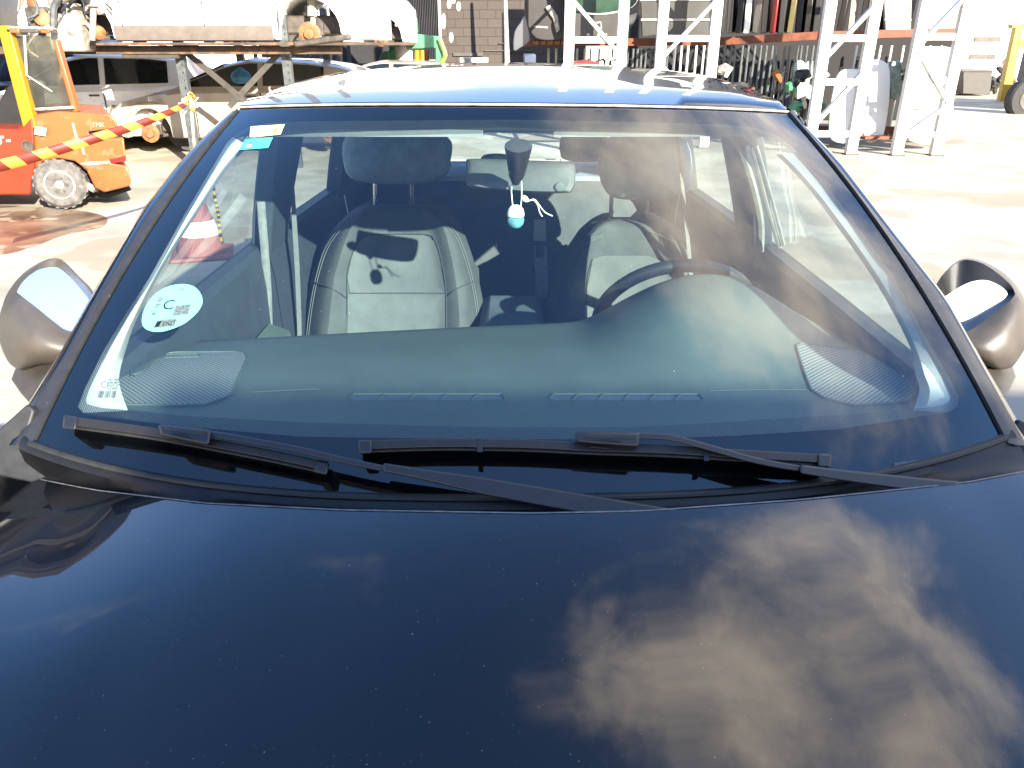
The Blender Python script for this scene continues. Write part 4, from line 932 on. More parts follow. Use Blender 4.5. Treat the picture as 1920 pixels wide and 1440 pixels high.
# lifted white car on the rack
sc_x = P(470, 75, Y=10.4).x
lx = P(148, 60, Y=10.3).x
scrap_car('white scrap car without wheels lifted on the rack at the upper left', (lx - .82, 11.2, 1.335), 0, L=4.4, H=1.5, paintm=whitec, wheels='disc', wx=(.82, 3.60), cladding=pm('cladding_beige', (.10, .080, .064), .6, var=.15, vs=8), arch=.40, group='wheelless cars on the left rack')
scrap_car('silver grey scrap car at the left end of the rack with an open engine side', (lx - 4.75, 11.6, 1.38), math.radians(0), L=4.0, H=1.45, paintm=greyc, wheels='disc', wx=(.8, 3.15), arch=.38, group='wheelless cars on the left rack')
p_ = P(560, 70, Y=15.0); scrap_car('white scrap car behind the end of the lifted one, one wheel arch showing', (-5.85, 16.2, 1.30), 0, L=3.95, H=1.5, paintm=whitec, wheels='disc', wx=(.8, 3.45), arch=.38, group='wheelless cars on the left rack')
# third level, added unseen above the picture for reflections in bonnet and roof
for k, (x, y, z) in enumerate(((-10.5, 11.4, 3.15),)):
    scrap_car(('dark rusty scrap car on the highest rack level, leftmost, added out of view for reflections', 'dark rusty scrap car on the highest rack level above the white one, added out of view for reflections', 'dark rusty scrap car on the highest rack level at the rear, added out of view for reflections')[k], (x, y, z), 0, paintm=darkc, wheels='disc', glass=False, doors=(1.3, 2.3, 3.2), group='wheelless cars on the left rack')
m_brown = pm('brown_scrap', (.035, .014, .007), .6, var=.5, vs=4)
# crushed car stack added out of view, left, for the bonnet's dark reflection
for k in range(5):
    scrap_car('dark crushed car in the unseen stack added on the left for its reflection, level %s from the ground' % ('one two three four five six'.split()[k]), (-9.9 + .25 * (k % 2), 4.9 + .2 * (k % 3), k * 1.05), math.radians(64 + 5 * (k % 3)), H=1.25, paintm=darkc if k != 2 else m_brown, wheels='none', glass=False, group='crushed cars added for reflection')
# van, black car, blue car, far cars
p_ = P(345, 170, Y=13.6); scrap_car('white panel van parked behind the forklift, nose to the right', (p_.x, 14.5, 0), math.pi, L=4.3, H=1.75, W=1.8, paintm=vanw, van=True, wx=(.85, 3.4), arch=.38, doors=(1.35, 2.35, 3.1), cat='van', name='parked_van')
p_ = P(172, 215, Y=10.9); scrap_car('black hatchback with its rear towards the forklift and silver roof edge', (-6.75, 16.2, 0), math.radians(-97), L=3.9, H=1.42, paintm=darkc, group='scrap cars on the ground')
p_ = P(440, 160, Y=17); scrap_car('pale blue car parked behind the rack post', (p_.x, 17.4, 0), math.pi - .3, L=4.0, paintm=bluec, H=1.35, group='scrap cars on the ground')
p_ = P(620, 125, Y=15.2); scrap_car('grey estate car seen just above the navy roof', (p_.x - 1.3, 16.3, 0), 0, L=4.3, H=1.22, paintm=silver, group='scrap cars on the ground')
scrap_car('white car far left behind the forklift post', (P(-120, 200, Y=12).x, 12.6, 0), .15, L=3.9, paintm=whitec, H=1.4, group='scrap cars on the ground')
# blue bag in the silver car's window
q = P(452, 143, Y=11.80); g = MB(); g.lathe(q + Vector((0, 0, -.10)), (0, 0, 1), [(.05, 0), (.13, .03), (.15, .09), (.12, .15), (.05, .19), (.02, .22)], 12)
solo(g, 'plastic_bag', pm('bag_blue', (.008, .09, .18), .5, var=.2, vs=9), 'bright blue bag against the window of the beige car', 'bag')
# engine parts on the rack between the two lifted cars
er = thing('engine_block', 'pale engine and gearbox hanging at the front of the lifted white car', 'engine', P(95, 75, Y=10.3))
def rnd(a, b): return random.uniform(a, b)
c0 = P(85, 50, Y=10.4)
g = MB(); g.obox(P(135, 62, Y=10.35), .42, .4, .42); g.obox(P(118, 30, Y=10.5), .5, .4, .28); g.build('block', m_pale, er, bevel=.04)
g = MB(); g.obox(P(85, 60, Y=10.3), .25, .3, .55); g.build('gearbox', m_dirty, er, bevel=.04)
for k in range(9):
    x, y = rnd(60, 200), rnd(-10, 85); g = MB(); c = P(x, y, Y=10.15 + rnd(0, .3)); ax_ = Vector((rnd(-1, 1), -1, rnd(-.5, .5))); r = rnd(.05, .12); g.lathe(c, ax_, [(r * .3, 0), (r, .01), (r, .06), (r * .5, .08)], 14); g.build('pulley', random.choice((m_pale, m_dirty, m_disc, m_black)), er)
for k in range(12):
    pts = [P(rnd(55, 150), rnd(-20, 85), Y=10.1 + rnd(0, .2))]; 
    for j in range(5): pts.append(pts[-1] + Vector((rnd(-.14, .14), rnd(-.05, .05), rnd(-.14, .14))))
    g = MB(); g.tube([Vector(q) for q in spline([tuple(q) for q in pts], 3)], rnd(.008, .022), 6); g.build('hose', random.choice((m_black, m_black, m_pale, m_dirty, m_steel)), er)
g = MB(); g.tube([P(x, y, Y=10.0) for x, y in spline([(100, 60), (100, 20), (106, 2), (118, -20)], 4)], .04, 8); g.build('pipe', m_steel, er)
g = MB(); g.tube([P(173, 75, Y=10.1), P(175, 14, Y=10.1)], .035, 10); g.lathe(P(175, 14, Y=10.1), (0, 0, 1), [(.05, 0), (.08, .01), (.05, .03)], 12); g.build('strut', m_pale, er)
# left rack
rk = thing('storage_rack', 'galvanised steel rack carrying the lifted scrap cars on the left', 'rack', (P(335, 100, Y=10.7).x, 10.8, 0))
m_rustd = pm('dark_rust', (.060, .038, .024), .7, var=.4, vs=5, spots=((.14, .07, .03), 9, .55, .8))
beamg = pm('beam_grey', (.050, .044, .035), .5, .1, var=.2, vs=8)
for Y, zt in ((10.45, 1.50), (12.9, 1.50)):
    a, b = -12.0, P(640, 90, Y=Y).x; g = MB(); g.box((a, Y, zt - .09), (b, Y + .07, zt)); g.build('beam', m_rustd, rk, bevel=.008)
    g = MB(); g.box((a, Y, 3.0), (-6.0, Y + .07, 3.12)); g.build('beam', m_rust, rk, bevel=.008)
for px_ in (335, 535, -60):
    for Y in (10.62, 12.98):
        x = P(px_, 110, Y=10.6).x; g = MB(); g.box((x - .055, Y, 0), (x + .055, Y + .02, 4.6)); g.box((x - .055, Y + .02, 0), (x - .035, Y + .09, 4.6)); g.box((x + .035, Y + .02, 0), (x + .055, Y + .09, 4.6)); 
        u = g.build('upright', m_steel, rk)
        if px_ == 335 and Y < 11:
            g2 = MB(); g2.box((P(228, 92, Y=10.5).x, 10.47, 1.36), (x + .05, 10.60, 1.50)); g2.build('beam', beamg, rk, bevel=.01)
        g = MB()
        for k in range(30): g.obox((x + .02, Y - .001, .2 + k * .09), .012, .003, .03)
        g.build('slot_holes', m_black, u, smooth=False)
def bp(x, y, Y=10.72): return P(x, y, Y=Y)
for a, b in (((345, 95), (460, 190)), ((560, 60), (430, 200)), ((372, 90), (290, 92))):
    g = MB(); g.bar(bp(*a), bp(*b), .07, .03); g.build('brace', beamg, rk)
g = MB(); g.obox((P(440, 82, Y=10.3).x, 10.36, 1.53), 4.4, .16, .035); g.build('timber_packer', m_rustd, rk, bevel=.006)
g = MB(); g.obox(P(605, 76, Y=10.3), .7, .1, .07, Matrix.Rotation(-.12, 3, 'Y')); g.build('bumper_beam', m_dirty, rk, bevel=.02)
# rows of parts deeper under the rack
for k in range(14):
    x = P(498 + k * 10.5, 100, Y=18).x; g = MB(); g.obox((x, 18, 1.28 + .02 * (k % 3)), .115, .3, .24 + .03 * (k % 2)); solo(g, 'parts_crate', random.choice((bluec, m_steel, vanw)), 'small grey blue crate in the row under the distant rack', 'crate', group='crates in the far row', bevel=.02)
sh = thing('parts_shelf', 'dark shelving unit behind the beige car', 'shelf', (P(600, 100, Y=19).x, 19, 0))
g = MB(); a, b = P(480, 90, Y=19).x, P(745, 90, Y=19).x; g.box((a, 18.9, 1.02), (b, 19.5, 1.10)); g.build('shelf_board', m_dirty, sh)
g = MB(); g.box((a, 19.5, 0), (b, 19.56, 1.62)); g.build('back_panel', m_black, sh)
for f in (0, .33, .66, 1):
    g = MB(); g.box((lerp(a, b, f) - .04, 18.86, 0), (lerp(a, b, f) + .04, 18.92, 1.62)); g.build('post', m_trimg, sh)
for k in range(16):
    x, y = rnd(225, 330), rnd(95, 118); c = P(x, y, Y=15.5); g = MB(); r = rnd(.06, .14); g.lathe(c, (rnd(-1, 1), -1, rnd(-1, 1)), [(r * .4, 0), (r, .03), (r * .8, .10), (r * .3, .14)], 10)
    solo(g, 'scrap_part', random.choice((m_pale, m_pale, m_dirty, m_disc)), 'small metal part lying on the shelf under the lifted car', 'scrap part', group='loose scrap parts')
# ---------- forklift
fk = thing('forklift', 'orange forklift truck standing at the left with its counterweight to the right', 'forklift', P(60, 370, z=0))
FY = 7.75
def pr(poly, Y, th, name, mat, root=fk, bevel=.02, sp=False):
    pl = spline(poly, 4, True) if sp else poly; g = MB(); g.prism([P(x, y, Y=Y) for x, y in pl], (-.56 * th if root is fk or root.parent is fk else 0, th, 0)); return g.build(name, mat, root, bevel=bevel)
cw = pr([(62, 216), (110, 209), (205, 214), (217, 224), (222, 240), (165, 247), (172, 262), (232, 258), (236, 295), (238, 302), (205, 300), (208, 306), (240, 312), (246, 340), (244, 349), (196, 361), (178, 352), (162, 318), (140, 302), (110, 297), (80, 303), (66, 318)], FY, 1.15, 'counterweight', m_orange)
pr([(165, 247), (222, 240), (221, 252), (232, 257), (173, 262)], FY + .05, .8, 'bumper_recess', m_black, cw, 0)
pr([(205, 299), (236, 292), (235, 303), (208, 306)], FY - .004, .1, 'bumper_recess', m_red, cw, 0)
bodyf = pr([(-90, 245), (-40, 240), (38, 243), (62, 217), (66, 318), (60, 335), (58, 366), (-90, 366)], FY - .03, 1.2, 'side_body', m_orange_shade)
pr([(170, 318), (200, 362), (244, 352), (248, 356), (205, 372), (150, 372), (160, 350)], FY + .3, .6, 'chassis', m_black, fk, .01)
g = MB(); g.lathe(P(52, 274, Y=FY - .035), (0, -1, 0), [(.055, -.01), (.055, .008), (.04, .010), (.038, 0)], 18); g.build('filler_cap', m_dirty, bodyf)
for x0, y0 in ((136, 232), (150, 262)):
    g = MB(); g.tube([P(x0, y0 - 2, Y=FY - .004), P(x0 + 8, y0 + 28, Y=FY - .004)], .012, 5); g.build('panel_edge', m_pale, cw)
pr([(150, 307), (170, 303), (206, 302), (207, 306), (165, 311)], FY - .012, .02, 'reflector_strip', m_pale, cw, .002)
pr([(65, 236), (88, 240), (86, 256), (64, 252)], FY - .034, .004, 'data_plate', m_pale, bodyf, 0)
def yprint(s, x, y, size, Y, mat, name, root):
    pp = P(x, y, Y=Y); k = Y / D(x, y).y
    return txt(s, (x, y), (size, 0), (0, -size), lambda a, b: P(a, b, Y=Y), mat, name, root)
yprint('no', -2, 259, 9, FY - .034, whitec, 'lettering', bodyf); yprint('O', -9, 271, 16, FY - .034, whitec, 'lettering', bodyf); yprint('S65', 11, 266, 6.5, FY - .034, whitec, 'lettering', bodyf); yprint('TMK', 172, 238, 12, FY - .003, m_pale, 'lettering', cw)
# wheels
def fwheel(x, y, r, Y):
    g = MB(); c = P(x, y, Y=Y); axd = Vector((-.30, 1, .02)); g.lathe(c, axd, [(r * .55, -.02), (r * .86, -.015), (r, .02), (r, .20), (r * .86, .235), (r * .5, .24)], 36); t_ = g.build('wheel', pm('dusty_tyre', (.085, .078, .07), .9, var=.4, vs=14), fk)
    g = MB(); g.lathe(c, axd, [(r * .10, -.03), (r * .16, -.025), (r * .2, -.005), (r * .42, .02), (r * .54, -.026), (r * .60, -.022), (r * .60, .01)], 30); g.build('rim', m_pale, t_)
    g = MB()
    for k in range(6):
        a = k * math.pi / 3; e1_ = axd.normalized().cross(Vector((0, 0, 1))).normalized(); e2_ = axd.normalized().cross(e1_); g.lathe(c + (e1_ * math.cos(a) + e2_ * math.sin(a)) * r * .30 - axd * .012, -axd, [(.012, 0), (.012, .012), (.002, .014)], 8)
    g.build('wheel_nuts', m_dirty, t_)
    for k in range(22):
        a = 2 * math.pi * k / 22; g = MB()
    g = MB()
    for k in range(20):
        a = 2 * math.pi * k / 20; e1_ = axd.normalized().cross(Vector((0, 0, 1))).normalized(); e2_ = axd.normalized().cross(e1_); dd = e1_ * math.cos(a) + e2_ * math.sin(a); cc = c + dd * (r + .004) + axd * .11
        R3 = Matrix((axd.normalized(), dd, axd.normalized().cross(dd))).transposed(); g.obox(cc, .19, .010, .030, R3)
    g.build('tread_lugs', pm('tread', (.11, .10, .09), .9, var=.2, vs=20), t_)
fwheel(112, 346, .235, FY - .02); fwheel(-110, 330, .34, FY)
g = MB(); g.tube([P(70, 330, Y=FY + .3), P(185, 352, Y=FY + .3)], .05, 8); g.tube([P(150, 340, Y=FY + .1), P(178, 356, Y=FY + .1)], .035, 8); g.build('steer_axle', m_pale, fk)
# cab
def cpost(a, b, w1, w2, Y, name, mat, th=.10):
    g = MB(); (x1, y1), (x2, y2) = a, b; g.prism([P(x1 - w1, y1, Y=Y), P(x1 + w1, y1, Y=Y), P(x2 + w2, y2, Y=Y), P(x2 - w2, y2, Y=Y)], (0, th, 0)); return g.build(name, mat, fk, bevel=.01)
cpost((5, 48), (55, 240), 11, 12, FY - .02, 'cab_post', m_yelor, .09); cpost((102, 75), (140, 210), 4, 5, FY + .06, 'cab_post', m_orange, .08); cpost((98, 100), (126, 198), 6, 8, FY + .9, 'cab_post', m_orange, .08); cpost((-70, 60), (-40, 240), 9, 9, FY + .9, 'cab_post', m_orange, .09)
g = MB(); g.prism([P(x, y, Y=FY) for x, y in ((-90, 58), (100, 58), (100, 50), (-90, 48))], (-.5, 1.0, 0)); g.build('overhead_guard', m_pale, fk, bevel=.02)
g = MB(); g.box(P(12, 62, Y=FY - .02), P(72, 53, Y=FY) + Vector((0, .06, 0))); g.build('light_bar', m_trimg, fk, bevel=.01)
for a, b in (((18, 54), (38, 62)), ((76, 54), (94, 62))):
    g = MB(); g.box(P(a[0], b[1], Y=FY - .05), P(b[0], a[1], Y=FY - .02)); g.build('tail_light', m_orange, fk, bevel=.008)
cabglass = glassmat('cab_glass', (.55, .58, .48), 1.2, dust=.06)
g = MB(); g.prism([P(x, y, Y=FY + .05) for x, y in [(22, 66), (97, 68), (132, 200), (68, 206)]], (0, .008, 0)); g.build('rear_window', cabglass, fk)
for a, b, r_ in (((46, 66), (50, 142), .012), ((48, 140), (98, 172), .008), ((66, 205), (138, 201), .014)):
    g = MB(); g.tube([P(*a, Y=FY + .03), P(*b, Y=FY + .03)], r_, 6); g.build('wiper_rod', m_pale, fk)
g = MB(); g.prism([P(x, y, Y=FY + .5) for x, y in spline([(8, 170), (20, 157), (34, 162), (40, 200), (42, 238), (5, 240), (-8, 210)], 4, True)], (0, .45, 0)); g.build('driver_seat', m_black, fk, bevel=.03)
# ---------- barrier tape, post and cone
tape = bpy.data.materials.new('barrier_tape'); tape.use_nodes = True; tt = tape.node_tree; tb = tt.nodes['Principled BSDF']; uvn = tt.nodes.new('ShaderNodeUVMap'); sx_ = tt.nodes.new('ShaderNodeSeparateXYZ'); tt.links.new(uvn.outputs[0], sx_.inputs[0])
def tm(op, a, b):
    n = tt.nodes.new('ShaderNodeMath'); n.operation = op
    for i, v in enumerate((a, b)):
        if isinstance(v, (int, float)): n.inputs[i].default_value = v
        else: tt.links.new(v, n.inputs[i])
    return n.outputs[0]
fr_ = tm('FRACT', tm('MULTIPLY', tm('SUBTRACT', sx_.outputs[0], tm('MULTIPLY', sx_.outputs[1], .8)), 5.2), 0); gt_ = tm('GREATER_THAN', fr_, .5)
mm_ = tt.nodes.new('ShaderNodeMix'); mm_.data_type = 'RGBA'; tt.links.new(gt_, mm_.inputs[0]); mm_.inputs[6].default_value = (.36, .23, .03, 1); mm_.inputs[7].default_value = (.12, .014, .006, 1); tt.links.new(mm_.outputs[2], tb.inputs['Base Color']); tb.inputs['Roughness'].default_value = .5
TY = lambda f: lerp(4.6, 6.0, f)
cl_ = spline([(-60, 322, 25), (10, 308, 23), (90, 286, 21), (180, 258, 19), (250, 236, 17), (310, 213, 13), (340, 199, 10), (355, 192, 8)], 6); g = MB(); rows = []; uvs = []; acc = 0; prevp = None
for i, (x, y, h) in enumerate(cl_):
    f = i / (len(cl_) - 1); Y = TY(f); a, b = P(x, y - h / 2, Y=Y), P(x + 3, y + h / 2, Y=Y)
    if prevp is not None: acc += (a - prevp).length
    prevp = a; m_ = lerp(a, b, .5) + Vector((0, .006 * math.sin(i * .9), 0)); rows.append([a, m_, b]); uvs.append([(acc, 0), (acc, .04), (acc, .08)])
g.grid(rows, uvs=uvs); solo(g, 'barrier_tape', tape, 'red and yellow striped barrier tape stretched from the left edge to the cone post', 'barrier tape', solid=.001)
kn = thing('tape_knot', 'bunched white and yellow tape knotted round the top of the post', 'tape knot', P(357, 205, Y=6.0))
chy = pm('tape_yellow', (.70, .66, .10), .5, var=.3, vs=30)
for k in range(9):
    c = P(352 + rnd(-8, 10), 192 + rnd(-14, 10), Y=6.0 + rnd(-.03, .03)); pts = [c + Vector((rnd(-.035, .035), rnd(-.03, .03), rnd(-.05, .05))) for _ in range(5)]; g = MB(); g.tube([Vector(q) for q in spline([tuple(q) for q in pts], 3)], rnd(.008, .014), 6, flat=.4); g.build('tape_fold', random.choice((chy, white, tape, white)), kn)
g = MB(); g.tube([P(x, y, Y=5.98) for x, y in spline([(365, 200), (370, 225), (374, 255), (383, 275)], 3)], .004, 5); g.build('tape_end', m_black, kn)
g = MB(); a = P(412, 372, Y=6.0); 
chain = thing('tape_strand', 'thin black and yellow twisted strand hanging down beside the cone', 'rope', P(420, 470, Y=6.0)); pts = spline([(398, 330), (403, 372), (409, 400), (412, 430), (417, 470)], 6)
for k in range(len(pts) - 1):
    g = MB(); g.tube([P(*pts[k], Y=6.0), P(*pts[k + 1], Y=6.0)], .012, 6); g.build('strand_piece', m_black if k % 2 else m_yellow, chain)
post_b = P(381, 478, z=0.0); g = MB(); top_ = P(357, 185, Y=post_b.y - .05); g.tube([post_b, top_], .012, 8); solo(g, 'barrier_post', m_pale, 'thin pale post rising out of the traffic cone', 'post')
cn = thing('traffic_cone', 'faded red and white traffic cone on the ground, seen through the passenger window', 'traffic cone', post_b)
fadedred = pm('cone_red', (.22, .07, .055), .7, var=.12, vs=12); z0 = post_b
g = MB(); g.lathe(z0, (0, 0, 1), [(.19, .03), (.165, .12), (.150, .17)], 28); g.lathe(z0, (0, 0, 1), [(.118, .28), (.09, .37), (.06, .47), (.035, .50)], 28); g.build('cone_body', fadedred, cn)
g = MB(); g.lathe(z0, (0, 0, 1), [(.151, .17), (.119, .28)], 28); g.build('white_band', white, cn)
g = MB(); g.obox(z0 + Vector((0, 0, .016)), .46, .46, .03, Matrix.Rotation(.3, 3, 'Z')); g.build('cone_base', fadedred, cn, bevel=.01)
# ---------- green machine
gr = thing('green_machine', 'green hydraulic machine with a white tank and yellow cylinders, in front of the wall', 'machine', P(780, 130, Y=17))
def gb(poly, Y, th, name, mat, bevel=.02): return pr(poly, Y, th, name, mat, gr, bevel)
gb([(728, 70), (748, 68), (768, 62), (822, 68), (828, 90), (760, 92), (729, 92)], 17, .8, 'top_beam', m_green); gb([(728, 92), (744, 92), (746, 130), (730, 130)], 17, .3, 'leg', m_green); gb([(816, 88), (828, 86), (832, 118), (822, 130), (816, 118)], 17, .3, 'leg', m_green); gb([(766, 34), (781, 33), (783, 62), (768, 62)], 17.1, .3, 'chimney', m_green)
gb([(710, 112), (716, 98), (730, 96), (732, 130), (712, 130)], 16.9, .4, 'side_box', m_green)
g = MB(); g.lathe(P(756, 132, Y=17.2), (0, 0, 1), [(.22, 0), (.23, .02), (.23, .45), (.21, .50), (.1, .53)], 24); g.build('tank', m_whitep, gr)
for x in (782, 792, 800):
    g = MB(); g.tube([P(x, 94, Y=17.05), P(x, 130, Y=17.05)], .05, 10); g.build('cylinder', m_yellow if x < 798 else m_rust, gr)
g = MB(); g.tube([P(x, y, Y=16.95) for x, y in spline([(746, 88), (756, 76), (770, 66), (784, 62)], 4)], .018, 6); g.build('hose', m_dirty, gr)
g = MB(); g.tube([P(x, y, Y=16.95) for x, y in spline([(824, 72), (830, 88), (835, 104), (828, 118)], 4)], .05, 6); g.build('hose_bundle', pm('hose_green', (.16, .20, .05), .5, var=.3), gr)
# ---------- walls
wallm = bpy.data.materials.new('block_wall'); wallm.use_nodes = True; q = wallm.node_tree; bb_ = q.nodes['Principled BSDF']; bk = q.nodes.new('ShaderNodeTexBrick'); tc_ = q.nodes.new('ShaderNodeTexCoord'); mp_ = q.nodes.new('ShaderNodeMapping'); mp_.inputs['Rotation'].default_value = (math.radians(90), 0, 0)
q.links.new(tc_.outputs['Object'], mp_.inputs[0]); q.links.new(mp_.outputs[0], bk.inputs['Vector']); bk.inputs['Scale'].default_value = 1; bk.inputs['Brick Width'].default_value = .42; bk.inputs['Row Height'].default_value = .21; bk.inputs['Mortar Size'].default_value = .010
bk.inputs['Color1'].default_value = (.056, .043, .035, 1); bk.inputs['Color2'].default_value = (.048, .037, .030, 1); bk.inputs['Mortar'].default_value = (.026, .020, .017, 1); q.links.new(bk.outputs['Color'], bb_.inputs['Base Color']); bb_.inputs['Roughness'].default_value = .9
g = MB(); a, b = P(828, 60, Y=22).x, P(1100, 60, Y=22).x; g.box((a, 22, 0), (b, 22.3, 3.2)); wl = g.build('wall_blocks', wallm, None, bevel=.01, smooth=False)
wr = thing('block_wall', 'weathered grey concrete block wall at the back of the yard', 'wall', ((a + b) / 2, 22, 0)); wl.parent = wr; wl.location = -Vector(wr.location); ORG[wl.name] = Vector((0, 0, 0)); wl.data.name = 'wall_blocks'
for a_, b_ in (((850, 105), (905, 103)), ((908, 96), (998, 98)), ((935, 82), (1000, 84))):
    g = MB(); g.box(P(a_[0], a_[1], Y=21.95), P(b_[0], b_[1] - 4, Y=21.95) + Vector((0, .03, 0))); g.build('ledge', m_trimg, wr, bevel=0)
for x, y, h in ((842, 8, 18), (850, 2, 10), (860, 12, 18), (832, 40, 30), (846, 70, 20)):
    g = MB(); c = P(x, y, Y=21.985); g.prism([P(x + 4 * math.cos(t), y + h * .5 * math.sin(t), Y=21.985) for t in [k * .63 for k in range(10)]], (0, .01, 0)); g.build('lime_streak', m_whitep, wr, smooth=False)
cor = pm('corrugated_sheet', (.055, .053, .055), .5, .1, var=.15, vs=3)
g = MB(); a, b = P(745, 40, Y=21).x, P(822, 40, Y=21).x; zt_ = 2.95; rows = [[], []]
n_ = 120
for k in range(n_ + 1):
    x = lerp(a, b, k / n_); y = 21 + .035 * math.sin(k * math.pi / 2.5)
    rows[0].append(Vector((x, y, 1.15))); rows[1].append(Vector((x, y, zt_)))
g.grid(rows); g.grid([[v + Vector((0, .05, 0)) for v in r] for r in rows]); solo(g, 'corrugated_fence', cor, 'grey corrugated metal sheet standing left of the block wall', 'fence', smooth=False)
g = MB(); g.tube([P(951, 125, Y=20.5), P(946, -60, Y=20.5)], [.075, .035], 10); solo(g, 'lamp_post', m_pale, 'slim pale metal pole in front of the block wall', 'pole')
g = MB(); g.box(P(862, 118, Y=20.0), P(915, 108, Y=20.0) + Vector((0, .5, 0))); tb_ = thing('work_table', 'low pale table against the block wall', 'table', P(888, 130, Y=20)); g.build('table_top', m_pale, tb_, bevel=.01)
for x in (864, 912):
    g = MB(); g.tube([P(x, 112, Y=20.05), P(x, 150, Y=20.05)], .03, 6); g.build('leg', m_black, tb_)
hall = pm('hall_white', (.62, .60, .55), .7, var=.05, vs=.5)
hb = thing('warehouse', 'long white warehouse closing the back of the yard', 'building', (0, 30, 0))
g = MB(); g.box((-42, 30, 0), (P(745, 60, Y=30).x, 30.4, 3.5)); g.build('wall', hall, hb, bevel=.02)
g = MB(); g.box((P(1000, 60, Y=30).x, 30, 0), (42, 30.4, 4.0)); g.build('wall', hall, hb, bevel=.02)
for x0, y0, x1, y1 in ((1827, 69, 1878, 78), (1818, 102, 1868, 111)):
    g = MB(); g.box(P(x0, y1, Y=29.96), P(x1, y0, Y=29.96) + Vector((0, .05, 0))); g.build('wall_opening', m_dirty, hb)
# ---------- racks on the right
def zpost(x, y, Y, r=.055): return P(x, y, Y=Y).x
def ladder(xa, xb, Y, ytop_x, label, diag, hor, lean=0, yb=None):
    """one upright frame: two posts with horizontal and diagonal members; pixel x given at the level y=75"""
    A, B = P(xa, 75, Y=Y).x, P(xb, 75, Y=Y + .02).x; r = thing('rack_frame', label, 'rack frame', ((A + B) / 2, Y, 0), 'white lattice rack frames')
    for x in (A, B):
        g = MB(); g.box((x - .075, Y - .05, 0), (x + .075, Y + .05, 4.6))
        for k in range(44): g.obox((x + (.035 if k % 2 else -.035), Y - .051, .15 + k * .1), .016, .004, .05, None, 1)
        u = g.build('upright', [m_whitep, m_trimg], r, smooth=False)
        g = MB(); g.box((x - .10, Y - .09, 0), (x + .10, Y + .09, .015)); g.build('foot_plate', m_rust, u)

    for z in hor:
        g = MB(); g.box((A + .075, Y - .03, z - .045), (B - .075, Y + .03, z + .045)); g.build('cross_member', m_whitep, r)
    for z0_, z1_, s in diag:
        g = MB(); a_, b_ = (A, B) if s > 0 else (B, A); g.bar((a_, Y - .02, z0_), (b_, Y - .02, z1_), .05, .09); g.build('diagonal', m_whitep, r)
    return r
ladder(1067, 1166, 12.6, 0, 'white lattice frame left of the dark tailgate, leftmost of four', [(1.35, 2.15, -1), (2.15, 2.9, 1), (.6, 1.3, 1)], (1.58, 3.0, .5), 0)
ladder(1240, 1338, 12.8, 0, 'white lattice frame between the tailgate and the hanging doors', [(1.30, 2.15, 1), (2.15, 2.95, -1), (.5, 1.25, -1)], (1.60, 3.0, .5), 0)
ladder(1547, 1630, 12.0, 0, 'white lattice frame in front of the white glass sheets, third from the left', [(1.30, 2.05, 1), (2.1, 2.8, -1), (.4, 1.2, 1)], (1.60, 1.02, .3, 2.9), 0)
ladder(1722, 1798, 11.9, 0, 'white lattice frame at the right end of the racking', [(1.50, 2.2, 1), (.75, 1.45, -1), (.25, .7, 1)], (1.62, .30, 1.05, 2.9), 0)
br = thing('pallet_racking', 'orange beamed pallet racking along the back right, carrying car doors', 'rack', (P(1300, 75, Y=13.6).x, 13.6, 0))
for (x0, y0, Y0), (x1, y1, Y1) in (((965, 80, 14.6), (1345, 78, 14.0)), ((1345, 78, 13.9), (1548, 66, 13.3)), ((1560, 66, 13.4), (1815, 60, 13.2))):
    for z in (None, .22):
        a_, b_ = P(x0, y0, Y=Y0), P(x1, y1, Y=Y1)
        if z: a_.z = b_.z = z
        g = MB(); g.bar(a_, b_, .12, .05); g.build('beam', m_rust, br, bevel=.006)
def divider_row(xa, xb, n, Y0, Y1, z0, z1, mat, lab, skip=0):
    proto = None
    for k in range(n):
        f = k / (n - 1); px_ = lerp(xa, xb, f) + rnd(-1.5, 1.5); Y = lerp(Y0, Y1, f); x = P(px_, 120, Y=Y).x
        g = MB(); g.tube([(x, Y, z0), (x + rnd(-.02, .02), Y, z1)], .020, 8); g.build('divider_bar', mat, br)
divider_row(1345, 1545, 19, 13.7, 13.1, .1, 1.50, m_steel, ''); divider_row(1250, 1330, 7, 13.7, 13.6, .1, 1.50, m_whitep, ''); divider_row(1030, 1160, 11, 14.4, 14.2, .1, 1.45, m_pale, ''); divider_row(1175, 1236, 8, 14.1, 14.0, .1, 1.45, m_steel, ''); divider_row(1600, 1780, 9, 13.4, 13.2, .1, 1.50, m_whitep, '')
# stored doors on edge, below and above the beam
def stored_door(px_, Y, z, h, wdt, mat, ang, label, grp, lean=0.0):
    x = P(px_, 100, Y=Y).x; r = thing('car_door', label, 'car door', (0, 0, 0), grp)
    g = MB(); prof = [(0, 0), (wdt, .03), (wdt, h * .55), (wdt * .85, h * .62), (wdt * .45, h), (wdt * .12, h * .98), (0, h * .55)]
    g.prism([Vector((a_, 0, b_)) for a_, b_ in prof[:4] + [prof[6]]], (0, .09, 0)); g.build('skin', mat, r, bevel=.012)
    g = MB(); g.tube([Vector((a_, .04, b_)) for a_, b_ in (prof[3], prof[4], prof[5], prof[6])], .022, 6); g.build('window_frame', m_black, r)
    g = MB(); g.obox((wdt * .8, -.012, h * .47), .16, .03, .03); g.build('door_handle', m_black, r, bevel=.006)
    r.location = (x, Y, z); r.rotation_euler = (lean, 0, ang); return r
cols = [m_black, darkc, greyc, m_black, silver, greyc, m_black, darkc, m_black, bluec]
words_ = 'first second third fourth fifth sixth seventh eighth ninth tenth eleventh twelfth'.split()
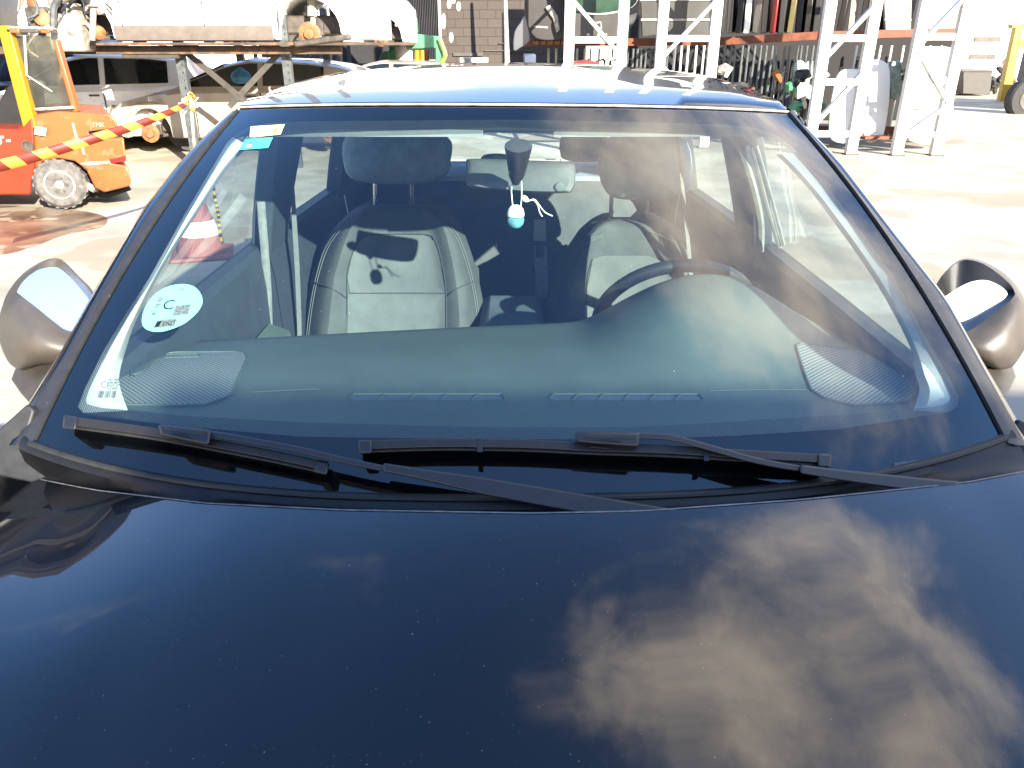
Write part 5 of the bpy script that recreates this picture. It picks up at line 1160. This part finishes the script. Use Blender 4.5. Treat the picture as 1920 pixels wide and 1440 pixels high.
for k in range(12):
    mt_ = [m_black, greyc, m_black, whitec, greyc, darkc, m_red, m_black, pm('olive_paint', (.09, .07, .02), .4), m_black, darkc, m_black][k]
    stored_door(1352 + k * 16, 13.5 + .03 * k, 1.68, 1.25, .95, mt_, math.radians(72 + rnd(-6, 6)), 'car door standing on edge on the orange beam, %s from the left' % words_[k], 'car doors on the orange beam', rnd(-.05, .05))
for k in range(12):
    stored_door(1350 + k * 16, 14.2, .06, 1.2, .95, cols[k % 10], math.radians(68 + rnd(-6, 6)), 'dark car door stored upright behind the bars, %s from the left' % words_[k], 'car doors behind the bars')
for k in range(8):
    stored_door(1040 + k * 26, 14.9, .06, 1.2, .95, cols[(k * 3) % 10], math.radians(60), 'dark car door stored low behind the left frames, %s from the left' % words_[k], 'car doors low on the left racking')
for k in range(7):
    stored_door(1585 + k * 28, 14.2, .06, 1.25, .95, cols[(k + 1) % 10], math.radians(66), 'car door stored upright behind the white sheets, %s from the left' % words_[k], 'car doors behind the white sheets')
for k in range(7):
    stored_door(1572 + k * 21, 13.9, 1.70, 1.25, .95, cols[(k * 3 + 1) % 10], math.radians(70 + rnd(-6, 6)), 'car door standing on edge on the beam behind the third frame, %s from the left' % words_[k], 'car doors on the right beam', rnd(-.05, .05))
# backing wall behind the racks, its dark colour stands in for shade
g = MB(); g.box((P(1170, 60, Y=17.5).x, 17.5, 0), (P(1800, 60, Y=17.5).x, 17.7, 4.3)); solo(g, 'shed_wall', pm('shed_shade', (.008, .0065, .0055), .9, var=.4, vs=1.5), 'shed wall behind the racks of doors, coloured dark for the shade there', 'wall', bevel=.02)
# hanging body parts above the left beam
tgt = thing('tailgate', 'grey car tailgate with a green window and a square badge, behind the lattice frames', 'tailgate', P(1120, 70, Y=13.4))
def tq(poly, Y, th, name, mat, root=tgt, bevel=.015): return pr(poly, Y, th, name, mat, root, bevel)
tq(spline([(1062, 20), (1080, 24), (1130, 27), (1170, 20), (1190, 10), (1200, -5), (1196, 30), (1180, 55), (1160, 70), (1085, 72), (1072, 60)], 3, True), 13.4, .12, 'tailgate_panel', greyc)
tq(spline([(1064, -60), (1190, -60), (1196, -5), (1184, 12), (1160, 20), (1125, 25), (1085, 22), (1068, 14)], 3, True), 13.36, .04, 'tailgate_glass', m_green_gl)
bd = tq([(1113, 42), (1127, 40), (1129, 54), (1116, 56)], 13.39, .01, 'badge', m_pale, tgt, .004); tq([(1116, 44), (1126, 43), (1127, 50), (1118, 52)], 13.38, .01, 'badge_centre', m_black, bd, 0)
tq([(1175, 30), (1195, 24), (1190, 42), (1170, 52)], 13.37, .05, 'tail_light', m_pale, tgt)
for x in (1100, 1120, 1132): tq([(x, 63), (x + 6, 63), (x + 6, 67), (x, 67)], 13.39, .006, 'letter_mark', m_pale, tgt, 0)
tg2 = thing('tailgate', 'brown black tailgate with a pale strut, hanging left of the frames', 'tailgate', P(1020, 75, Y=13.8))
tq(spline([(990, -10), (1050, -30), (1060, 40), (1056, 68), (1035, 76), (1005, 72), (990, 50), (984, 25)], 3, True), 13.8, .12, 'tailgate_panel', pm('brown_black', (.012, .007, .005), .5, var=.3, vs=6), tg2)
tq([(1022, 14), (1032, 8), (1046, 30), (1050, 56), (1043, 62), (1037, 36)], 13.74, .05, 'light_cluster', m_pale, tg2)
tq([(1001, 48), (1027, 50), (1027, 53), (1001, 51)], 13.79, .006, 'badge_strip', m_pale, tg2, 0)
bp_ = thing('bumper_panel', 'pale grey curved panel leaning left of the brown tailgate', 'panel', P(975, 90, Y=13.6)); tq(spline([(976, 42), (984, 30), (992, 60), (992, 78), (975, 90), (963, 94), (965, 60)], 3, True), 13.6, .05, 'panel', vanw, bp_)
for k, (x0, x1, lb) in enumerate(((1198, 1235, 'grey car door hung flat on the rack, narrow one between frames'), (1246, 1334, 'wide grey car door hung flat on the rack with a pale trim line'), (1655, 1712, 'beige grey car door hung flat on the rack behind the third frame'), (1728, 1806, 'wide beige grey door hung flat at the right end'))):
    r = thing('hung_door', lb, 'car door', P((x0 + x1) / 2, 75, Y=13.5), 'doors hung flat on the racking'); mt_ = greyc if k < 2 else silver
    tq([(x0, -60), (x1, -60), (x1 - 4, 66), (x0 + 6, 70)], 13.5, .08, 'door_skin', mt_, r); tq([(x0 + 4, 35), (x1 - 3, 35), (x1 - 3, 39), (x0 + 4, 39)], 13.48, .02, 'trim_line', m_pale, r, .002); tq([(x0 + 2, -6), (x1 - 2, -8), (x1 - 2, 1), (x0 + 2, 2)], 13.48, .02, 'waist_line', m_pale, r, .002)
# yellow packers on the left beam, red and black scraps just over the roof
for k in range(5):
    g = MB(); x = 1000 + k * 13; g.box(P(x, 84, Y=14.3), P(x + 11, 77, Y=14.3) + Vector((0, .3, 0))); solo(g, 'timber_block', m_disc, 'short orange timber block on the beam under the brown tailgate', 'block', group='timber blocks on the beam', bevel=.005)
g = MB(); g.prism([P(x, y, Y=12.0) for x, y in [(1078, 116), (1100, 113), (1122, 116), (1126, 124), (1070, 124)]], (0, .4, 0)); solo(g, 'red_panel', m_red, 'small red car panel lying just above the navy roof', 'panel', bevel=.01)
g = MB(); g.prism([P(x, y, Y=12.2) for x, y in [(982, 101), (1005, 101), (1005, 125), (982, 125)]], (0, .4, 0)); solo(g, 'plastic_crate', pm('crate_navy', (.03, .04, .07), .6), 'dark blue crate under the beam left of the frames', 'crate', bevel=.02)
# white sheets leaning low on the right racks
sheetm = pm('white_sheet', (.50, .50, .47), .3, var=.05, vs=3)
def sheet(poly, Y, lab, mat=sheetm, th=.05, cat='windscreen', grp='white sheets leaning on the racking', nm='glass_sheet', rim=None):
    pl = spline(poly, 4, True); g = MB(); g.prism([P(x, y, Y=Y + (y - 270) * -.0012) for x, y in pl], (0, th, 0)); return solo(g, nm, mat, lab, cat, group=grp, bevel=.01)
sheet([(1562, 175), (1575, 135), (1605, 130), (1625, 140), (1630, 200), (1618, 250), (1600, 268), (1560, 262), (1556, 220)], 12.6, 'tall white sheet leaning behind the third frame, left one')
sheet([(1625, 120), (1665, 120), (1668, 180), (1660, 240), (1650, 262), (1622, 262), (1618, 190)], 12.7, 'tall white sheet leaning between the third and fourth frames')
rt = thing('van_door', 'white van rear door with a window, leaning at the right end of the racking', 'van door', P(1750, 270, Y=12.5)); tq(spline([(1712, 100), (1730, 88), (1790, 90), (1796, 110), (1788, 200), (1782, 262), (1705, 264), (1702, 180)], 3, True), 12.5, .08, 'door_skin', sheetm, rt)
tq(spline([(1722, 108), (1735, 100), (1778, 102), (1782, 115), (1772, 148), (1755, 152), (1720, 145)], 3, True), 12.47, .04, 'door_window', glassmat('milky_glass', (.5, .6, .45), 1.6, dust=.5), rt); tq([(1794, 90), (1802, 90), (1792, 155), (1784, 155)], 12.48, .06, 'rubber_edge', m_trimg, rt)
tq([(1703, 182), (1760, 180), (1765, 190), (1740, 208), (1704, 204)], 12.47, .02, 'dirt_patch', pm('mud', (.30, .25, .19), .9, var=.2), rt)
for k, (x, w_) in enumerate(((1490, 20), (1510, 26), (1672, 18))):
    sheet([(x, 120), (x + w_, 118), (x + w_ + 3, 160), (x + w_ - 4, 185), (x, 180)], 13.0, 'small pale plastic part hanging among the bars, %s from the left' % words_[k], pm('pale_plastic', (.22, .25, .19), .3, var=.3, vs=14), .1, 'plastic part', 'pale parts among the bars', 'plastic_part')
# clutter among the bars: dark bundles
for k in range(26):
    px_ = rnd(1350, 1560) if k < 16 else rnd(1585, 1790); y = rnd(130, 215) if k < 16 else rnd(95, 250); c = P(px_, y, Y=13.05 if k < 16 else 12.95); c.z = max(c.z, .12); g = MB(); r = rnd(.05, .13)
    g.tube([c + Vector((rnd(-r, r), rnd(-.05, .05), rnd(-r, r))) for _ in range(5)], [r * .3, r * .8, r, r * .7, r * .3], 7); solo(g, 'scrap_part', random.choice((m_black, m_black, greyc, m_pale, m_disc, m_green)), 'small scrap part jammed among the racking bars', 'scrap part', group='scrap among the bars')
g = MB(); g.box(P(1618, 262, Y=12.5), P(1675, 256, Y=12.5) + Vector((0, .3, 0))); solo(g, 'timber_block', m_rust, 'rusty orange block on the ground under the white sheets', 'block', bevel=.01)
# ---------- right end of the yard
gt = thing('gantry_post', 'yellow painted steel gantry post with a short top arm', 'post', P(1885, 190, z=0)); yp = P(1885, 190, z=0)
def yb(poly, th, name, mat=m_yellow, root=gt, Y=None): 
    g = MB(); g.prism([P(x, y, Y=Y or yp.y) for x, y in poly], (0, th, 0)); return g.build(name, mat, root, bevel=.01)
yb([(1905, 52), (1918, 52), (1893, 191), (1875, 191)], .2, 'column'); yb([(1897, 46), (1960, 42), (1960, 50), (1898, 53)], .2, 'top_arm'); yb([(1905, 75), (1960, 70), (1960, 76), (1902, 96)], .15, 'bracket')
sk = thing('waste_skip', 'grey metal skip standing left of the yellow post', 'skip', P(1835, 182, z=0)); ys_ = P(1835, 180, z=0).y
g = MB(); g.prism([P(x, y, Y=ys_) for x, y in [(1806, 132), (1862, 131), (1856, 178), (1805, 176)]], (0, 1.4, 0)); g.build('skip_body', pm('skip_grey', (.04, .033, .028), .6, var=.2), sk, bevel=.02)
g = MB(); g.box(P(1804, 134, Y=ys_ - .04), P(1864, 131, Y=ys_ - .04) + Vector((0, .06, 0))); g.build('skip_rim', m_dirty, sk)
for k in range(12):
    c = P(rnd(1862, 1900), rnd(112, 172), Y=ys_ + .8); g = MB(); r = rnd(.08, .22); g.tube([c + Vector((rnd(-r, r), rnd(-.1, .1), rnd(-r, r))) for _ in range(5)], [r * .4, r * .8, r, r * .6, r * .2], 7); solo(g, 'scrap_part', random.choice((m_black, m_dirty, m_whitep, m_disc)), 'small scrap part in the heap between skip and truck', 'scrap part', group='scrap heap by the truck')
tr = thing('truck', 'dark truck cut off by the right edge, only its wheel showing', 'truck', P(1960, 218, z=0)); yt_ = P(1925, 214, z=0).y
g = MB(); g.lathe(P(1932, 186, Y=yt_), (0, 1, 0), [(.2, -.02), (.42, 0), (.46, .05), (.46, .25), (.3, .28)], 30); wv = g.build('wheel', m_tyre, tr)
g = MB(); g.lathe(P(1932, 186, Y=yt_), (0, 1, 0), [(.06, -.03), (.22, -.02), (.25, -.028), (.26, .01)], 24); g.build('rim', m_dirty, wv)
g = MB(); g.box(P(2010, 160, Y=yt_ + .1), P(2300, 95, Y=yt_ + .1) + Vector((0, 2.2, 0))); g.build('load_bed', m_dirty, tr, bevel=.03)

# ---------- unseen container added behind the viewpoint to shade wipers, bonnet and dashboard front
ct = thing('shade_container', 'pale corrugated container added behind the viewpoint to cast shade on the navy car', 'container', (4.2, -4.8, 0))
x0, x1, y0, y1, zt2 = 2.12, 8.1, -5.9, -3.5, 3.17; cm = pm('container_pale', (.42, .42, .40), .5, var=.08, vs=2)
def wavy(ax, a, b, c, n):
    rows = [[], []]
    for k in range(n + 1):
        t = lerp(a, b, k / n); d = .02 * (1 if (k // 2) % 2 else -1)
        for j, z in ((0, .16), (1, zt2 - .1)): rows[j].append(Vector((t, c + d, z)) if ax == 'x' else Vector((c + d, t, z)))
    g = MB(); g.grid(rows); return g
for c_, nm in ((y0 + .04, 'side_wall'), (y1 - .04, 'side_wall')): wavy('x', x0 + .08, x1 - .08, c_, 96).build(nm, cm, ct, smooth=False, solid=.01)
for c_, nm in ((x0 + .04, 'end_wall'), (x1 - .04, 'end_wall')): wavy('y', y0 + .08, y1 - .08, c_, 38).build(nm, cm, ct, smooth=False, solid=.01)
g = MB(); g.box((x0 + .02, y0 + .02, zt2 - .06), (x1 - .02, y1 - .02, zt2 - .03)); g.build('roof', cm, ct)
g = MB(); g.box((x0 + .02, y0 + .02, .06), (x1 - .02, y1 - .02, .14)); g.build('floor', m_dirty, ct)
for x in (x0, x1 - .1):
    for y in (y0, y1 - .1):
        g = MB(); g.box((x, y, 0), (x + .1, y + .1, zt2)); g.build('corner_post', cm, ct, bevel=.01)
for y in (y0, y1 - .08):
    for z in (.04, zt2 - .12):
        g = MB(); g.box((x0 + .1, y + .005, z), (x1 - .1, y + .075, z + .11)); g.build('rail', cm, ct, bevel=.008)
